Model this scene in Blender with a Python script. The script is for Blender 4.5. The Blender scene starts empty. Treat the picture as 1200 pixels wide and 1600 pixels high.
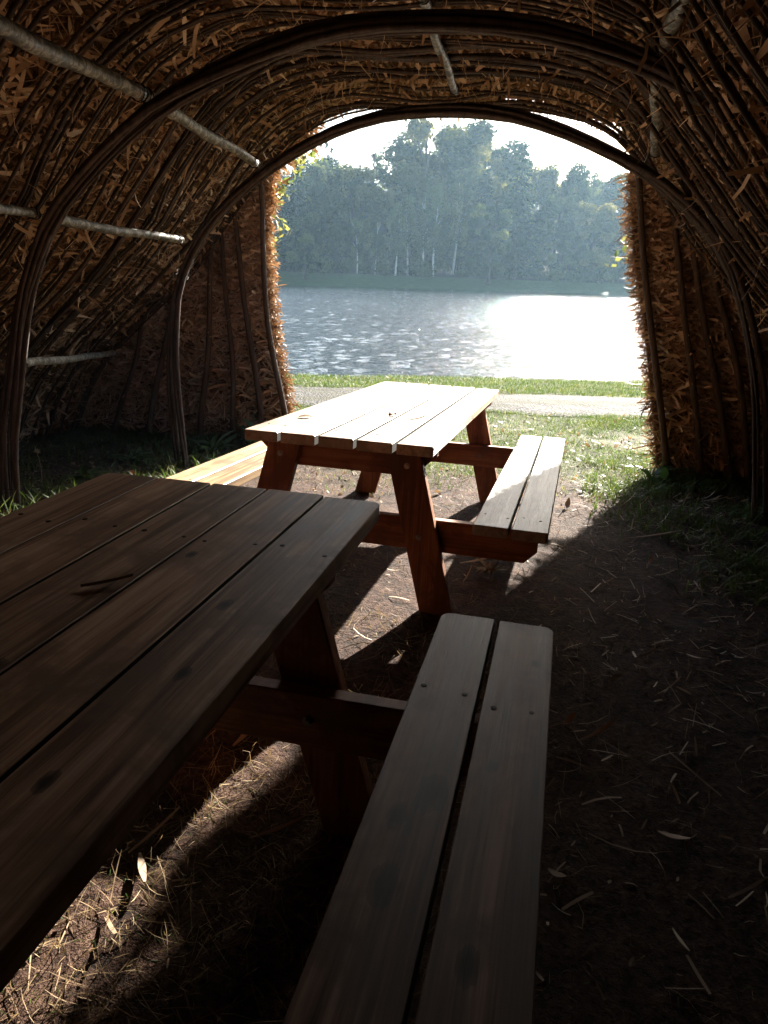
import bpy, math, random
import numpy as np
from math import sin, cos, pi, radians as R
from mathutils import Vector, Matrix

S = bpy.context.scene
COL = S.collection
rng = np.random.default_rng(7)
random.seed(7)
H_CAM, F_PX, PITCH, ROLL = 1.329, 1140.85, .3165, .0374
PSI = .245                                  # heading of the hut's long axis
AX = np.array([sin(PSI), cos(PSI)]); LAT = np.array([cos(PSI), -sin(PSI)])
SUN_AZ, SUN_EL = R(25.2), R(22.0)
WATER_Z = -.56

# ------------------------------------------------------------------ helpers
def tag(o, label=None, cat=None, group=None, kind=None):
    if label: o['label'] = label
    if cat: o['category'] = cat
    if group: o['group'] = group
    if kind: o['kind'] = kind
    return o

def empty(name, loc=(0, 0, 0), rz=0.):
    o = bpy.data.objects.new(name, None); COL.objects.link(o)
    o.location = loc; o.rotation_euler = (0, 0, rz); o.empty_display_size = .2
    return o

class MB:
    """collects polygons; build() links them as one mesh object"""
    def __init__(s): s.v = []; s.f = []; s.t = []; s.m = []; s.n = 0
    def add(s, V, F, tint=.5, mat=0):
        V = np.asarray(V, float); k = len(V)
        s.v.append(V); s.t.append(np.broadcast_to(np.asarray(tint, float), (k,)).copy())
        for f in F: s.f.append([i + s.n for i in f]); s.m.append(mat)
        s.n += k
    def box(s, c, size, rot=None, tint=.5, mat=0, ch=.004):
        hx, hy, hz = [q / 2 for q in size]
        pts = []
        for z, i in ((-hz, ch), (-hz + ch, 0), (hz - ch, 0), (hz, ch)):
            pts += [(-hx + i, -hy + i, z), (hx - i, -hy + i, z), (hx - i, hy - i, z), (-hx + i, hy - i, z)]
        V = np.array(pts)
        if rot is not None: V = V @ np.array(rot).T
        V = V + np.array(c)
        F = [(3, 2, 1, 0), (12, 13, 14, 15)]
        for l in range(3):
            for k in range(4): F.append((l*4+k, l*4+(k+1) % 4, l*4+4+(k+1) % 4, l*4+4+k))
        s.add(V, F, tint, mat)
    def prism(s, outline, z0, z1, ch=.004, tint=.5, mat=0, fn=None, gapx=(), gapmat=1):
        """outline: CCW polygon in xy; chamfered top and bottom rims; fn maps points"""
        P = np.array(outline, float); n = len(P)
        nxt = np.roll(P, -1, 0); prv = np.roll(P, 1, 0)
        e1 = P - prv; e2 = nxt - P
        n1 = np.stack([-e1[:, 1], e1[:, 0]], 1); n2 = np.stack([-e2[:, 1], e2[:, 0]], 1)
        n1 /= np.linalg.norm(n1, axis=1)[:, None]; n2 /= np.linalg.norm(n2, axis=1)[:, None]
        b = n1 + n2; b /= np.linalg.norm(b, axis=1)[:, None]
        Q = P + b * ch
        L = [np.c_[Q, np.full(n, z0)], np.c_[P, np.full(n, z0 + ch)], np.c_[P, np.full(n, z1 - ch)], np.c_[Q, np.full(n, z1)]]
        V = np.concatenate(L)
        if fn is not None: V = np.array([fn(p) for p in V])
        F = [tuple(range(n - 1, -1, -1)), tuple(range(3 * n, 4 * n))]
        for l in range(3):
            for k in range(n): F.append((l*n+k, l*n+(k+1) % n, l*n+n+(k+1) % n, l*n+n+k))
        s.add(V, F, tint, mat)
        if gapx:                                    # faces inside the gaps between boards, painted dark in place of shade
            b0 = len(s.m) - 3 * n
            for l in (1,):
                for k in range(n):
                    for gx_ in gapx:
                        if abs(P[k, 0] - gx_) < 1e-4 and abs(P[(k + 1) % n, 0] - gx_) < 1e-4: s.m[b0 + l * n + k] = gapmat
    def tube(s, pts, rad, n=7, tint=.5, mat=0, caps=True):
        P = np.array(pts, float); k = len(P)
        rad = np.broadcast_to(np.asarray(rad, float), (k,))
        T = np.gradient(P, axis=0); T /= np.linalg.norm(T, axis=1)[:, None] + 1e-9
        ref = np.array([0, 0, 1.]) if abs(T[0][2]) < .9 else np.array([1., 0, 0])
        V = []
        u = np.cross(T[0], ref); u /= np.linalg.norm(u)
        a = np.arange(n) * 2 * pi / n
        for i in range(k):
            u = u - T[i] * u.dot(T[i]); u /= np.linalg.norm(u) + 1e-9
            w = np.cross(T[i], u)
            V.append(P[i] + rad[i] * (np.cos(a)[:, None] * u + np.sin(a)[:, None] * w))
        F = []
        for i in range(k - 1):
            for j in range(n): F.append((i*n+j, i*n+(j+1) % n, i*n+n+(j+1) % n, i*n+n+j))
        if caps:
            F.append(tuple(range(n - 1, -1, -1))); F.append(tuple(range((k-1)*n, k*n)))
        s.add(np.concatenate(V), F, tint, mat)
    def build(s, name, mats, parent=None, smooth=False):
        V = np.concatenate(s.v) if s.v else np.zeros((0, 3)); t = np.concatenate(s.t)
        return build_mesh(name, V, s.f, t, mats, parent, smooth, s.m)

def build_mesh(name, V, F, tint, mats, parent=None, smooth=False, mi=None):
    me = bpy.data.meshes.new(name)
    if isinstance(F, np.ndarray):
        nf, k = F.shape
        me.vertices.add(len(V)); me.vertices.foreach_set('co', np.ascontiguousarray(V, dtype=np.float32).ravel())
        me.loops.add(nf * k); me.loops.foreach_set('vertex_index', F.astype(np.int32).ravel())
        me.polygons.add(nf); me.polygons.foreach_set('loop_start', np.arange(0, nf * k, k, dtype=np.int32))
        me.update(calc_edges=True)
    else:
        me.from_pydata([tuple(p) for p in V], [], F); me.update()
    a = me.attributes.new('tint', 'FLOAT', 'POINT'); a.data.foreach_set('value', np.asarray(tint, dtype=np.float32))
    for m in (mats if isinstance(mats, (list, tuple)) else [mats]): me.materials.append(m)
    if mi is not None and any(mi): me.polygons.foreach_set('material_index', np.array(mi, dtype=np.int32))
    if smooth: me.polygons.foreach_set('use_smooth', np.ones(len(me.polygons), bool))
    o = bpy.data.objects.new(name, me); COL.objects.link(o)
    if parent is not None: o.parent = parent
    return o

def nrm(a): return a / (np.linalg.norm(a, axis=-1, keepdims=True) + 1e-9)

def ribbons(P, D, N, L, W, curl, seg=3, taper=.35, tint=None, twist=None, fold=0.):
    """many curled strips at once: start P, direction D, face normal N -> V, F, tint"""
    n = len(P); D = nrm(D); B = nrm(np.cross(N, D)); N = nrm(np.cross(D, B))
    Vs = []
    for i in range(seg + 1):
        t = i / seg
        a = curl * t
        ca = np.where(np.abs(curl) > 1e-3, np.sin(a) / np.where(np.abs(curl) > 1e-3, curl, 1), t)
        cb = np.where(np.abs(curl) > 1e-3, (1 - np.cos(a)) / np.where(np.abs(curl) > 1e-3, curl, 1), 0)
        C = P + D * (L * ca)[:, None] + N * (L * cb)[:, None]
        w = W * (1 - (1 - taper) * abs(2 * t - 1) ** 1.5) * .5
        Bt = B
        if twist is not None:
            tw = twist * t; Bt = B * np.cos(tw)[:, None] + N * np.sin(tw)[:, None]
        Vs += [C - Bt * w[:, None], C + Bt * w[:, None]]
    V = np.stack(Vs, 1).reshape(-1, 3)
    k = 2 * (seg + 1); base = (np.arange(n) * k)[:, None]
    F = np.concatenate([base + np.array([[2*i, 2*i+1, 2*i+3, 2*i+2]]) for i in range(seg)], 0)
    if tint is None: tint = rng.random(n)
    return V, F, np.repeat(tint, k)

def join(parts):
    V, F, T = [], [], []; n = 0
    for v, f, t in parts:
        V.append(v); F.append(f + n); T.append(t); n += len(v)
    return np.concatenate(V), np.concatenate(F), np.concatenate(T)

def noise2(x, y, s=0):
    return (np.sin(x*1.7+s)*np.cos(y*2.3-s*1.3) + .6*np.sin(x*3.9-y*2.1+s*2) + .45*np.cos(x*7.3+y*6.1+s) + .3*np.sin(x*13.1-y*11.7+s*3)) / 2.35

# ------------------------------------------------------------------ materials
def mat(name):
    m = bpy.data.materials.new(name); m.use_nodes = True
    nt = m.node_tree; nt.nodes.clear()
    out = nt.nodes.new('ShaderNodeOutputMaterial')
    return m, nt, out
def nd(nt, t, **kw):
    n = nt.nodes.new(t)
    for k, v in kw.items():
        if k.startswith('_'): setattr(n, k[1:], v)
        else: n.inputs[k.replace('__', ' ')].default_value = v
    return n
def ramp(nt, src, stops, interp='LINEAR'):
    r = nt.nodes.new('ShaderNodeValToRGB'); r.color_ramp.interpolation = interp
    e = r.color_ramp.elements
    while len(e) < len(stops): e.new(.5)
    for q, (p, c) in zip(e, stops): q.position = p; q.color = (c[0], c[1], c[2], 1)
    nt.links.new(src, r.inputs[0]); return r.outputs[0]
def mixc(nt, a, b, fac, mode='MIX'):
    m = nt.nodes.new('ShaderNodeMix'); m.data_type = 'RGBA'; m.blend_type = mode
    for sock, v in ((m.inputs[0], fac), (m.inputs[6], a), (m.inputs[7], b)):
        if hasattr(v, 'links') or hasattr(v, 'is_linked'): nt.links.new(v, sock)
        else: sock.default_value = v if not isinstance(v, tuple) else (*v, 1)
    return m.outputs[2]
def math_(nt, op, a, b=0., clamp=False):
    m = nt.nodes.new('ShaderNodeMath'); m.operation = op; m.use_clamp = clamp
    for i, v in enumerate((a, b)):
        if hasattr(v, 'is_linked'): nt.links.new(v, m.inputs[i])
        else: m.inputs[i].default_value = v
    return m.outputs[0]
def coords(nt, scale=(1, 1, 1), kind='Object'):
    c = nt.nodes.new('ShaderNodeTexCoord'); mp = nt.nodes.new('ShaderNodeMapping')
    mp.inputs['Scale'].default_value = scale
    nt.links.new(c.outputs[kind], mp.inputs[0]); return mp.outputs[0]
def noise(nt, vec, scale, detail=4, rough=.55, dist=0.):
    n = nd(nt, 'ShaderNodeTexNoise', Scale=scale, Detail=detail, Roughness=rough, Distortion=dist)
    nt.links.new(vec, n.inputs['Vector']); return n.outputs['Fac']
def tint_attr(nt):
    a = nt.nodes.new('ShaderNodeAttribute'); a.attribute_name = 'tint'; return a.outputs['Fac']
def bump(nt, h, strength=.4, dist=.01):
    b = nd(nt, 'ShaderNodeBump', Strength=strength, Distance=dist); nt.links.new(h, b.inputs['Height']); return b.outputs[0]
def principled(nt, out, col, rough=.6, normal=None, spec=.5):
    p = nt.nodes.new('ShaderNodeBsdfPrincipled')
    for s, v in (('Base Color', col), ('Roughness', rough), ('Specular IOR Level', spec)):
        if hasattr(v, 'is_linked'): nt.links.new(v, p.inputs[s])
        else: p.inputs[s].default_value = v if not isinstance(v, tuple) else (*v, 1)
    if normal is not None: nt.links.new(normal, p.inputs['Normal'])
    if out is not None: nt.links.new(p.outputs[0], out.inputs[0])
    return p

def wood(name, c_dark, c_mid, c_light, grain='y', knots=(), rough=.5, weather=.0, spec=.32):
    m, nt, out = mat(name)
    sc = {'y': (22, 1.1, 22), 'x': (1.1, 22, 22), 'z': (22, 22, 1.1)}[grain]
    ti = tint_attr(nt)
    cx = nt.nodes.new('ShaderNodeTexCoord')
    off = nd(nt, 'ShaderNodeVectorMath', _operation='MULTIPLY_ADD')
    cmb = nt.nodes.new('ShaderNodeCombineXYZ')
    for i in range(3): nt.links.new(math_(nt, 'MULTIPLY', ti, 7.3 + i * 3), cmb.inputs[i])
    nt.links.new(cx.outputs['Object'], off.inputs[0]); off.inputs[1].default_value = (1, 1, 1); nt.links.new(cmb.outputs[0], off.inputs[2])
    mp = nd(nt, 'ShaderNodeMapping'); mp.inputs['Scale'].default_value = sc; nt.links.new(off.outputs[0], mp.inputs[0])
    g1 = noise(nt, mp.outputs[0], 1.0, 6, .62, .6)
    mp2 = nd(nt, 'ShaderNodeMapping'); mp2.inputs['Scale'].default_value = tuple(q * 4 if q > 5 else q * 1.6 for q in sc); nt.links.new(off.outputs[0], mp2.inputs[0])
    g2 = noise(nt, mp2.outputs[0], 1.0, 5, .7)
    blot = noise(nt, off.outputs[0], 4.2, 5, .62, .5)
    fac = math_(nt, 'ADD', math_(nt, 'MULTIPLY', g1, .6), math_(nt, 'MULTIPLY', g2, .4))
    c = ramp(nt, fac, [(.42, c_dark), (.5, c_mid), (.585, c_light)])
    c = mixc(nt, c, tuple(q * .5 for q in c_mid), ramp(nt, blot, [(.48, (0, 0, 0)), (.62, (.9, .9, .9))]))
    if weather:
        w2 = noise(nt, mp.outputs[0], .55, 4, .6)
        c = mixc(nt, c, (.36, .33, .29), ramp(nt, w2, [(.38, (0, 0, 0)), (.7, (weather, weather, weather))]))
    c = mixc(nt, c, math_(nt, 'ADD', .62, math_(nt, 'MULTIPLY', ti, .66)), 1., 'MULTIPLY')
    for kx, ky, r in knots:
        d = nd(nt, 'ShaderNodeVectorMath', _operation='SUBTRACT'); nt.links.new(cx.outputs['Object'], d.inputs[0]); d.inputs[1].default_value = (kx, ky, 0)
        k2 = nd(nt, 'ShaderNodeVectorMath', _operation='MULTIPLY'); nt.links.new(d.outputs[0], k2.inputs[0])
        k2.inputs[1].default_value = (1 / r, .55 / r, 0)
        ln = nd(nt, 'ShaderNodeVectorMath', _operation='LENGTH'); nt.links.new(k2.outputs[0], ln.inputs[0])
        dd = math_(nt, 'ADD', ln.outputs['Value'], math_(nt, 'MULTIPLY', math_(nt, 'SUBTRACT', g2, .5), 1.6))
        c = mixc(nt, c, (.018, .012, .009), ramp(nt, dd, [(.35, (1., 1., 1.)), (.6, (.75, .75, .75)), (1.1, (.5, .5, .5)), (2.4, (0, 0, 0))]))
    h = math_(nt, 'ADD', math_(nt, 'MULTIPLY', g2, .7), math_(nt, 'MULTIPLY', g1, .5))
    rg = math_(nt, 'ADD', rough - .12, math_(nt, 'MULTIPLY', g1, .26))
    principled(nt, out, c, rg, bump(nt, h, .45, .004), spec)
    return m

def leafy(name, cols, trans=.35, rough=.5, spec=.3, tcol=1.3):
    m, nt, out = mat(name)
    c = ramp(nt, tint_attr(nt), cols)
    p = principled(nt, None, c, rough, None, spec)
    t = nt.nodes.new('ShaderNodeBsdfTranslucent')
    c2 = mixc(nt, c, (tcol, tcol, tcol * .8), 1., 'MULTIPLY'); nt.links.new(c2, t.inputs[0])
    mx = nd(nt, 'ShaderNodeMixShader', Fac=trans)
    nt.links.new(p.outputs[0], mx.inputs[1]); nt.links.new(t.outputs[0], mx.inputs[2]); nt.links.new(mx.outputs[0], out.inputs[0])
    return m

def barkm(name, c1, c2, scale=(14, 14, 4), rough=.85, bs=.6, bd=.01):
    m, nt, out = mat(name)
    v = coords(nt, scale); n = noise(nt, v, 1., 5, .65, .4)
    c = ramp(nt, n, [(.3, c1), (.7, c2)])
    c = mixc(nt, c, math_(nt, 'ADD', .6, math_(nt, 'MULTIPLY', tint_attr(nt), .8)), 1., 'MULTIPLY')
    principled(nt, out, c, rough, bump(nt, n, bs, bd), .3)
    return m

M = {}
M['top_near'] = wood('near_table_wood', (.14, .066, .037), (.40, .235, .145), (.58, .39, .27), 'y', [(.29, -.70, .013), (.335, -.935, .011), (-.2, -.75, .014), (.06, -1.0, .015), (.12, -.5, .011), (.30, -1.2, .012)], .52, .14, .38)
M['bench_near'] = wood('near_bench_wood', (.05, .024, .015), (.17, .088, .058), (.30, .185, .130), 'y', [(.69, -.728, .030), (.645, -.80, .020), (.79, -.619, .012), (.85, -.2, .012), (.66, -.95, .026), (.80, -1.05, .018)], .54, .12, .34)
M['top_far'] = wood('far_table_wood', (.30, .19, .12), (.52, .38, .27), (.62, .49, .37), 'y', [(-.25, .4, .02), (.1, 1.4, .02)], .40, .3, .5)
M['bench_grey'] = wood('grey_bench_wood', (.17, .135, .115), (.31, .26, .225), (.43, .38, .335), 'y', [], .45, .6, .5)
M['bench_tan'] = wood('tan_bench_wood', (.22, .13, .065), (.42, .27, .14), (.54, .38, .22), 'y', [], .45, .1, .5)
M['leg'] = wood('leg_wood', (.15, .052, .023), (.29, .108, .046), (.40, .18, .085), 'z', [], .6)
M['rail'] = wood('rail_wood', (.15, .052, .023), (.28, .104, .046), (.38, .17, .08), 'x', [], .6)
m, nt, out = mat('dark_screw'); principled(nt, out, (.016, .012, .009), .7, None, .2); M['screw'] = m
m, nt, out = mat('bolt_steel'); p = principled(nt, out, (.22, .19, .17), .45); p.inputs['Metallic'].default_value = .8; M['bolt'] = m
M['rib'] = barkm('hazel_rod_bark', (.026, .017, .012), (.090, .060, .042), (30, 5, 12))
M['arch'] = barkm('arch_rod_bark', (.022, .015, .012), (.085, .058, .046), (34, 34, 9), .7)
M['post'] = barkm('post_bark', (.05, .033, .024), (.14, .095, .068), (30, 30, 5))
M['trunk'] = barkm('tree_bark', (.03, .025, .02), (.10, .085, .07), (3, 3, .8))
m, nt, out = mat('birch_bark')
v = coords(nt, (22, 16, 22)); n1 = noise(nt, v, 1.1, 6, .7, .8)
v2 = coords(nt, (9, 42, 9)); n2 = noise(nt, v2, 1., 4, .65, .5)
c = ramp(nt, n1, [(.42, (.035, .03, .022)), (.49, (.14, .13, .10)), (.57, (.30, .28, .24))])
c = mixc(nt, c, (.06, .045, .035), ramp(nt, n2, [(.51, (0, 0, 0)), (.57, (.85, .85, .85))]))
principled(nt, out, c, .6, bump(nt, n2, .4, .004)); M['birch'] = m
m, nt, out = mat('white_birch_trunk')
v = coords(nt, (2, 2, 6)); n1 = noise(nt, v, 1., 4, .6)
principled(nt, out, ramp(nt, n1, [(.36, (.08, .07, .06)), (.46, (.62, .60, .56))]), .7); M['birch_trunk'] = m
M['straw'] = leafy('wood_shavings', [(0., (.15, .080, .043)), (.35, (.42, .250, .142)), (.7, (.64, .43, .265)), (1., (.82, .66, .48))], .06, .6, .25, 1.05)
m, nt, out = mat('thatch_backing')
v = coords(nt, (3, 3, 3)); n1 = noise(nt, v, 9., 6, .7, 1.5)
c = ramp(nt, n1, [(.34, (.04, .021, .011)), (.5, (.16, .085, .043)), (.66, (.34, .20, .11))])
principled(nt, out, c, .9, bump(nt, n1, 1., .04), .1); M['thatch'] = m
M['chip'] = leafy('floor_shavings', [(0., (.12, .075, .045)), (.5, (.30, .21, .14)), (1., (.55, .45, .34))], .12, .7, .2)
M['drygrass'] = leafy('dry_grass', [(0., (.085, .05, .025)), (.5, (.20, .13, .068)), (.8, (.33, .235, .13)), (1., (.44, .35, .21))], .25, .7, .2)
M['grass'] = leafy('grass_blades', [(0., (.028, .052, .010)), (.5, (.052, .088, .016)), (.8, (.095, .12, .026)), (1., (.20, .18, .065))], .45, .55, .2, 1.4)
M['weed'] = leafy('weed_leaves', [(0., (.025, .05, .014)), (.6, (.06, .11, .026)), (1., (.12, .15, .05))], .4, .45, .35, 1.4)
M['litter'] = leafy('leaf_litter', [(0., (.10, .055, .03)), (.5, (.28, .18, .10)), (.85, (.46, .36, .25)), (1., (.50, .20, .06))], .3, .6, .3)
M['orange_leaf'] = leafy('orange_leaf', [(0., (.45, .10, .025)), (1., (.50, .14, .03))], .35, .5, .3)
M['brown_leaf'] = leafy('brown_leaf', [(0., (.22, .07, .03)), (1., (.28, .10, .04))], .3, .5, .3)
M['yleaf'] = leafy('yellowing_leaves', [(0., (.05, .08, .022)), (.5, (.095, .12, .034)), (1., (.19, .17, .06))], .5, .5, .3, 1.4)
FOL = {
    'mid': [(0., (.008, .017, .007)), (.5, (.036, .054, .016)), (1., (.135, .145, .042))],
    'oak': [(0., (.013, .020, .007)), (.5, (.075, .082, .020)), (1., (.24, .20, .055))],
    'spruce': [(0., (.005, .014, .009)), (.5, (.010, .025, .014)), (1., (.024, .045, .022))],
    'birch': [(0., (.014, .025, .008)), (.5, (.065, .085, .022)), (1., (.19, .195, .052))],
    'yel': [(0., (.035, .042, .011)), (.5, (.13, .12, .032)), (1., (.30, .25, .075))],
}
for k, q in FOL.items(): M['f_' + k] = leafy(k + '_foliage', q, .42 if k != 'spruce' else .22, .9, .04, 1.4)

# ------------------------------------------------------------------ ground
SHK, SH0 = .35, 105.; SHL = math.hypot(1, SHK)          # far shoreline y = SH0 + SHK x
def far_s(x, y): return (y - SH0 - SHK * x) / SHL
def near_shore(x): return 13.35 + .15 * x + .12 * np.sin(x * 1.3) + .06 * np.sin(x * 3.7 + 1)
def gz(x, y):
    x = np.asarray(x, float); y = np.asarray(y, float)
    z = -.038 * np.maximum(0, y - 1.2)
    z = np.maximum(z, -.50)
    sh = near_shore(np.clip(x, -30, 30))
    d = y - sh
    z = np.where(d > 0, np.maximum(z - d * .55, -2.0), z)
    s = far_s(x, y)
    f = np.where(s < 11, WATER_Z + s * .14, WATER_Z + 11 * .14 + (s - 11) * .05)
    f = np.where(s > 45, WATER_Z + 1.54 + 1.7 + (s - 45) * .16, f)
    z = np.where(s > -8, np.maximum(z, f), z)
    return z
def axis_vals(lo, dlo, dhi, hi, step, grow=1.16):
    a = list(np.arange(dlo, dhi + 1e-6, step)); q = step
    while a[-1] < hi: q = min(q * grow, 4. if a[-1] < 170 else 12.); a.append(a[-1] + q)
    q = step; b = []; c = dlo
    while c > lo: q = min(q * grow, 5. if c > -110 else 14); c -= q; b.append(c)
    return np.array(b[::-1] + a)
gx = axis_vals(-330, -5, 6, 360, .085); gy = axis_vals(-60, -.6, 14.5, 480, .085)
GX, GY = np.meshgrid(gx, gy)
GZ = gz(GX, GY)
near = (GY < 13) & (GY > -4) & (np.abs(GX) < 9)
rough = noise2(GX * 1.1, GY * 1.1, 2) * .018 + noise2(GX * 4.1, GY * 4.1, 5) * .010 + noise2(GX * 11, GY * 11, 1) * .004
trk = np.exp(-((GX - (.6 + .22 * (GY - 3))) / .7) ** 2)
GZ = GZ + np.where(near, rough - .012, 0)
GZ = GZ + np.where((GY > 9.1) & (GY < 11.6) & near, -.006, 0)
far = far_s(GX, GY) > 12
GZ = GZ + np.where(far, noise2(GX * .05, GY * .05, 3) * .5, 0)
ny, nx = GX.shape
idx = np.arange(nx * ny).reshape(ny, nx)
GF = np.stack([idx[:-1, :-1], idx[:-1, 1:], idx[1:, 1:], idx[1:, :-1]], -1).reshape(-1, 4)

m, nt, out = mat('ground_soil_and_grass')
cg = nt.nodes.new('ShaderNodeTexCoord'); sep = nt.nodes.new('ShaderNodeSeparateXYZ'); nt.links.new(cg.outputs['Object'], sep.inputs[0])
v = cg.outputs['Object']
nA = noise(nt, v, 1.3, 5, .6); nB = noise(nt, v, 9., 6, .65, .6); nC = noise(nt, v, 46., 5, .7); nDd = noise(nt, v, 160., 3, .6)
mixn = math_(nt, 'ADD', math_(nt, 'MULTIPLY', nB, .45), math_(nt, 'MULTIPLY', nC, .55))
dirt = ramp(nt, mixn, [(.40, (.016, .009, .006)), (.5, (.058, .030, .020)), (.62, (.125, .072, .050))])
lawn = ramp(nt, mixn, [(.38, (.025, .038, .009)), (.5, (.060, .078, .018)), (.66, (.13, .125, .042))])
farg = ramp(nt, nA, [(.35, (.030, .055, .016)), (.65, (.055, .085, .026))])
# lawn outside the hut, soil inside
hv = nt.nodes.new('ShaderNodeVectorMath'); hv.operation = 'DOT_PRODUCT'; nt.links.new(v, hv.inputs[0]); hv.inputs[1].default_value = (AX[0], AX[1], 0)
hl = nt.nodes.new('ShaderNodeVectorMath'); hl.operation = 'DOT_PRODUCT'; nt.links.new(v, hl.inputs[0]); hl.inputs[1].default_value = (LAT[0], LAT[1], 0)
uu = math_(nt, 'ADD', hv.outputs['Value'], math_(nt, 'MULTIPLY', math_(nt, 'SUBTRACT', nA, .5), 3.0))
lawnf = math_(nt, 'MULTIPLY', math_(nt, 'SUBTRACT', uu, 5.3), .9, True)
side = math_(nt, 'MULTIPLY', math_(nt, 'SUBTRACT', math_(nt, 'ABSOLUTE', math_(nt, 'ADD', hl.outputs['Value'], 1.0)), 2.7), .9, True)
lawnf = math_(nt, 'MAXIMUM', lawnf, side)
lawnf = math_(nt, 'MULTIPLY', lawnf, math_(nt, 'MULTIPLY', math_(nt, 'SUBTRACT', nB, .2), 2.6, True), True)
c = mixc(nt, dirt, lawn, lawnf)
bed = math_(nt, 'MULTIPLY', math_(nt, 'SUBTRACT', math_(nt, 'MULTIPLY', sep.outputs['Z'], -1.), .53), 9., True)
c = mixc(nt, c, (.045, .04, .028), bed)
isfar = math_(nt, 'GREATER_THAN', sep.outputs['Y'], 40.)
c = mixc(nt, c, farg, isfar)
wood_floor = math_(nt, 'MULTIPLY', math_(nt, 'SUBTRACT', sep.outputs['Z'], .90), 5., True)
c = mixc(nt, c, (.018, .017, .010), wood_floor)
principled(nt, out, c, .9, bump(nt, math_(nt, 'ADD', math_(nt, 'MULTIPLY', nB, 1.6), math_(nt, 'ADD', nC, math_(nt, 'MULTIPLY', nDd, .4))), 1., .03), .15)
ground = build_mesh('ground', np.stack([GX.ravel(), GY.ravel(), GZ.ravel()], 1), GF, np.full(nx * ny, .5), m, None, True)
tag(ground, 'brown trodden earth under the hut running into a grassy lake shore', 'ground', kind='structure')

# gravel path
m, nt, out = mat('pale_gravel')
v = coords(nt); vo = nd(nt, 'ShaderNodeTexVoronoi', Scale=34.); nt.links.new(v, vo.inputs['Vector'])
n1 = noise(nt, v, 3., 5, .6); n2 = noise(nt, coords(nt, (.5, 3.2, 1)), 1., 4, .6)
c = ramp(nt, vo.outputs['Color'], [(.2, (.03, .028, .026)), (.6, (.075, .070, .066)), (.95, (.15, .142, .134))])
c = mixc(nt, c, (.045, .044, .026), ramp(nt, n2, [(.46, (0, 0, 0)), (.54, (.85, .85, .85))]))
principled(nt, out, c, .9, bump(nt, vo.outputs['Distance'], 1., .03), .15)
px = np.arange(-14, 22, .12); pw = np.linspace(0, 1, 26)
PX, PW = np.meshgrid(px, pw)
PY = (9.22 + .05 * np.sin(PX * 2.1) + .03 * np.sin(PX * 5.3)) * (1 - PW) + (11.45 + .03 * PX + .05 * np.sin(PX * 1.7 + 1) + .03 * np.sin(PX * 6.1)) * PW
PZ = gz(PX, PY) + noise2(PX * 1.1, PY * 1.1, 2) * .018 + noise2(PX * 4.1, PY * 4.1, 5) * .010 - .012 + .034 * np.sin(np.clip(PW, 0, 1) * pi) + noise2(PX * 9, PY * 9) * .004
i2 = np.arange(PX.size).reshape(PX.shape)
path = build_mesh('gravel_path', np.stack([PX.ravel(), PY.ravel(), PZ.ravel() + .003], 1), np.stack([i2[:-1, :-1], i2[:-1, 1:], i2[1:, 1:], i2[1:, :-1]], -1).reshape(-1, 4), np.full(PX.size, .5), m, None, True)
tag(path, 'pale grey gravel path along the lake shore', 'path', kind='structure')

# lake: real waves near, bump everywhere
m, nt, out = mat('lake_water')
v1 = coords(nt, (1.2, 1.7, 1)); w1 = noise(nt, v1, 2.4, 3, .55, .3)
v2 = coords(nt, (1.2, 1.9, 1)); w2 = noise(nt, v2, 9., 3, .6, .4)
v3 = coords(nt, (.05, .11, 1)); w3 = noise(nt, v3, 1., 3, .5)
h = math_(nt, 'ADD', math_(nt, 'MULTIPLY', w1, 1.), math_(nt, 'MULTIPLY', w2, .38))
b = nd(nt, 'ShaderNodeBump', Distance=.14); nt.links.new(h, b.inputs['Height'])
cgw = nt.nodes.new('ShaderNodeTexCoord'); dsh = nt.nodes.new('ShaderNodeVectorMath'); dsh.operation = 'DOT_PRODUCT'
nt.links.new(cgw.outputs['Object'], dsh.inputs[0]); dsh.inputs[1].default_value = (-SHK / SHL, 1 / SHL, 0)
calm = math_(nt, 'MULTIPLY', math_(nt, 'SUBTRACT', SH0 / SHL - 4., dsh.outputs['Value']), 1 / 26., True)   # sheltered water under the far bank
st = math_(nt, 'MULTIPLY', math_(nt, 'ADD', .6, math_(nt, 'MULTIPLY', w3, .5)), math_(nt, 'ADD', .05, math_(nt, 'MULTIPLY', calm, .95)))
nt.links.new(st, b.inputs['Strength'])
principled(nt, out, (.012, .022, .026), .05, b.outputs[0], .5).inputs['IOR'].default_value = 1.33
lx = axis_vals(-340, -12, 26, 380, .15, 1.06); ly = np.r_[np.arange(11.5, 32, .11), np.arange(32, 60, .18), np.arange(60, 130, .35)]
q_ = .45
while ly[-1] < 420: q_ = min(q_ * 1.15, 9.); ly = np.r_[ly, ly[-1] + q_]
LX, LY = np.meshgrid(lx, ly)
i2 = np.arange(LX.size).reshape(LX.shape)
LZ = np.zeros_like(LX); gw = np.random.default_rng(3)
for _ in range(60):
    lam = .30 * 2 ** gw.uniform(0, 1.35); th = R(-100) + gw.normal(0, .75); kk = 2 * pi / lam
    ph = kk * (cos(th) * LX + sin(th) * LY) + gw.random() * 6.28
    LZ += .0033 * lam ** .9 * (np.sin(ph) + .25 * np.sin(2 * ph + .6))
gust = .95 + .22 * noise2(LX * .12, LY * .035, 4)
shel = np.clip((SH0 / SHL - 3. - (-SHK * LX + LY) / SHL) / 34., .08, 1)
edge_ = np.clip((LY - near_shore(np.clip(LX, -30, 30))) * .8, .25, 1)
fade = np.clip((240 - LY) / 60, 0, 1) * np.clip((70 - np.abs(LX - 10)) / 25, 0, 1)
LZ = WATER_Z + LZ * gust * shel * edge_ * fade
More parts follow.
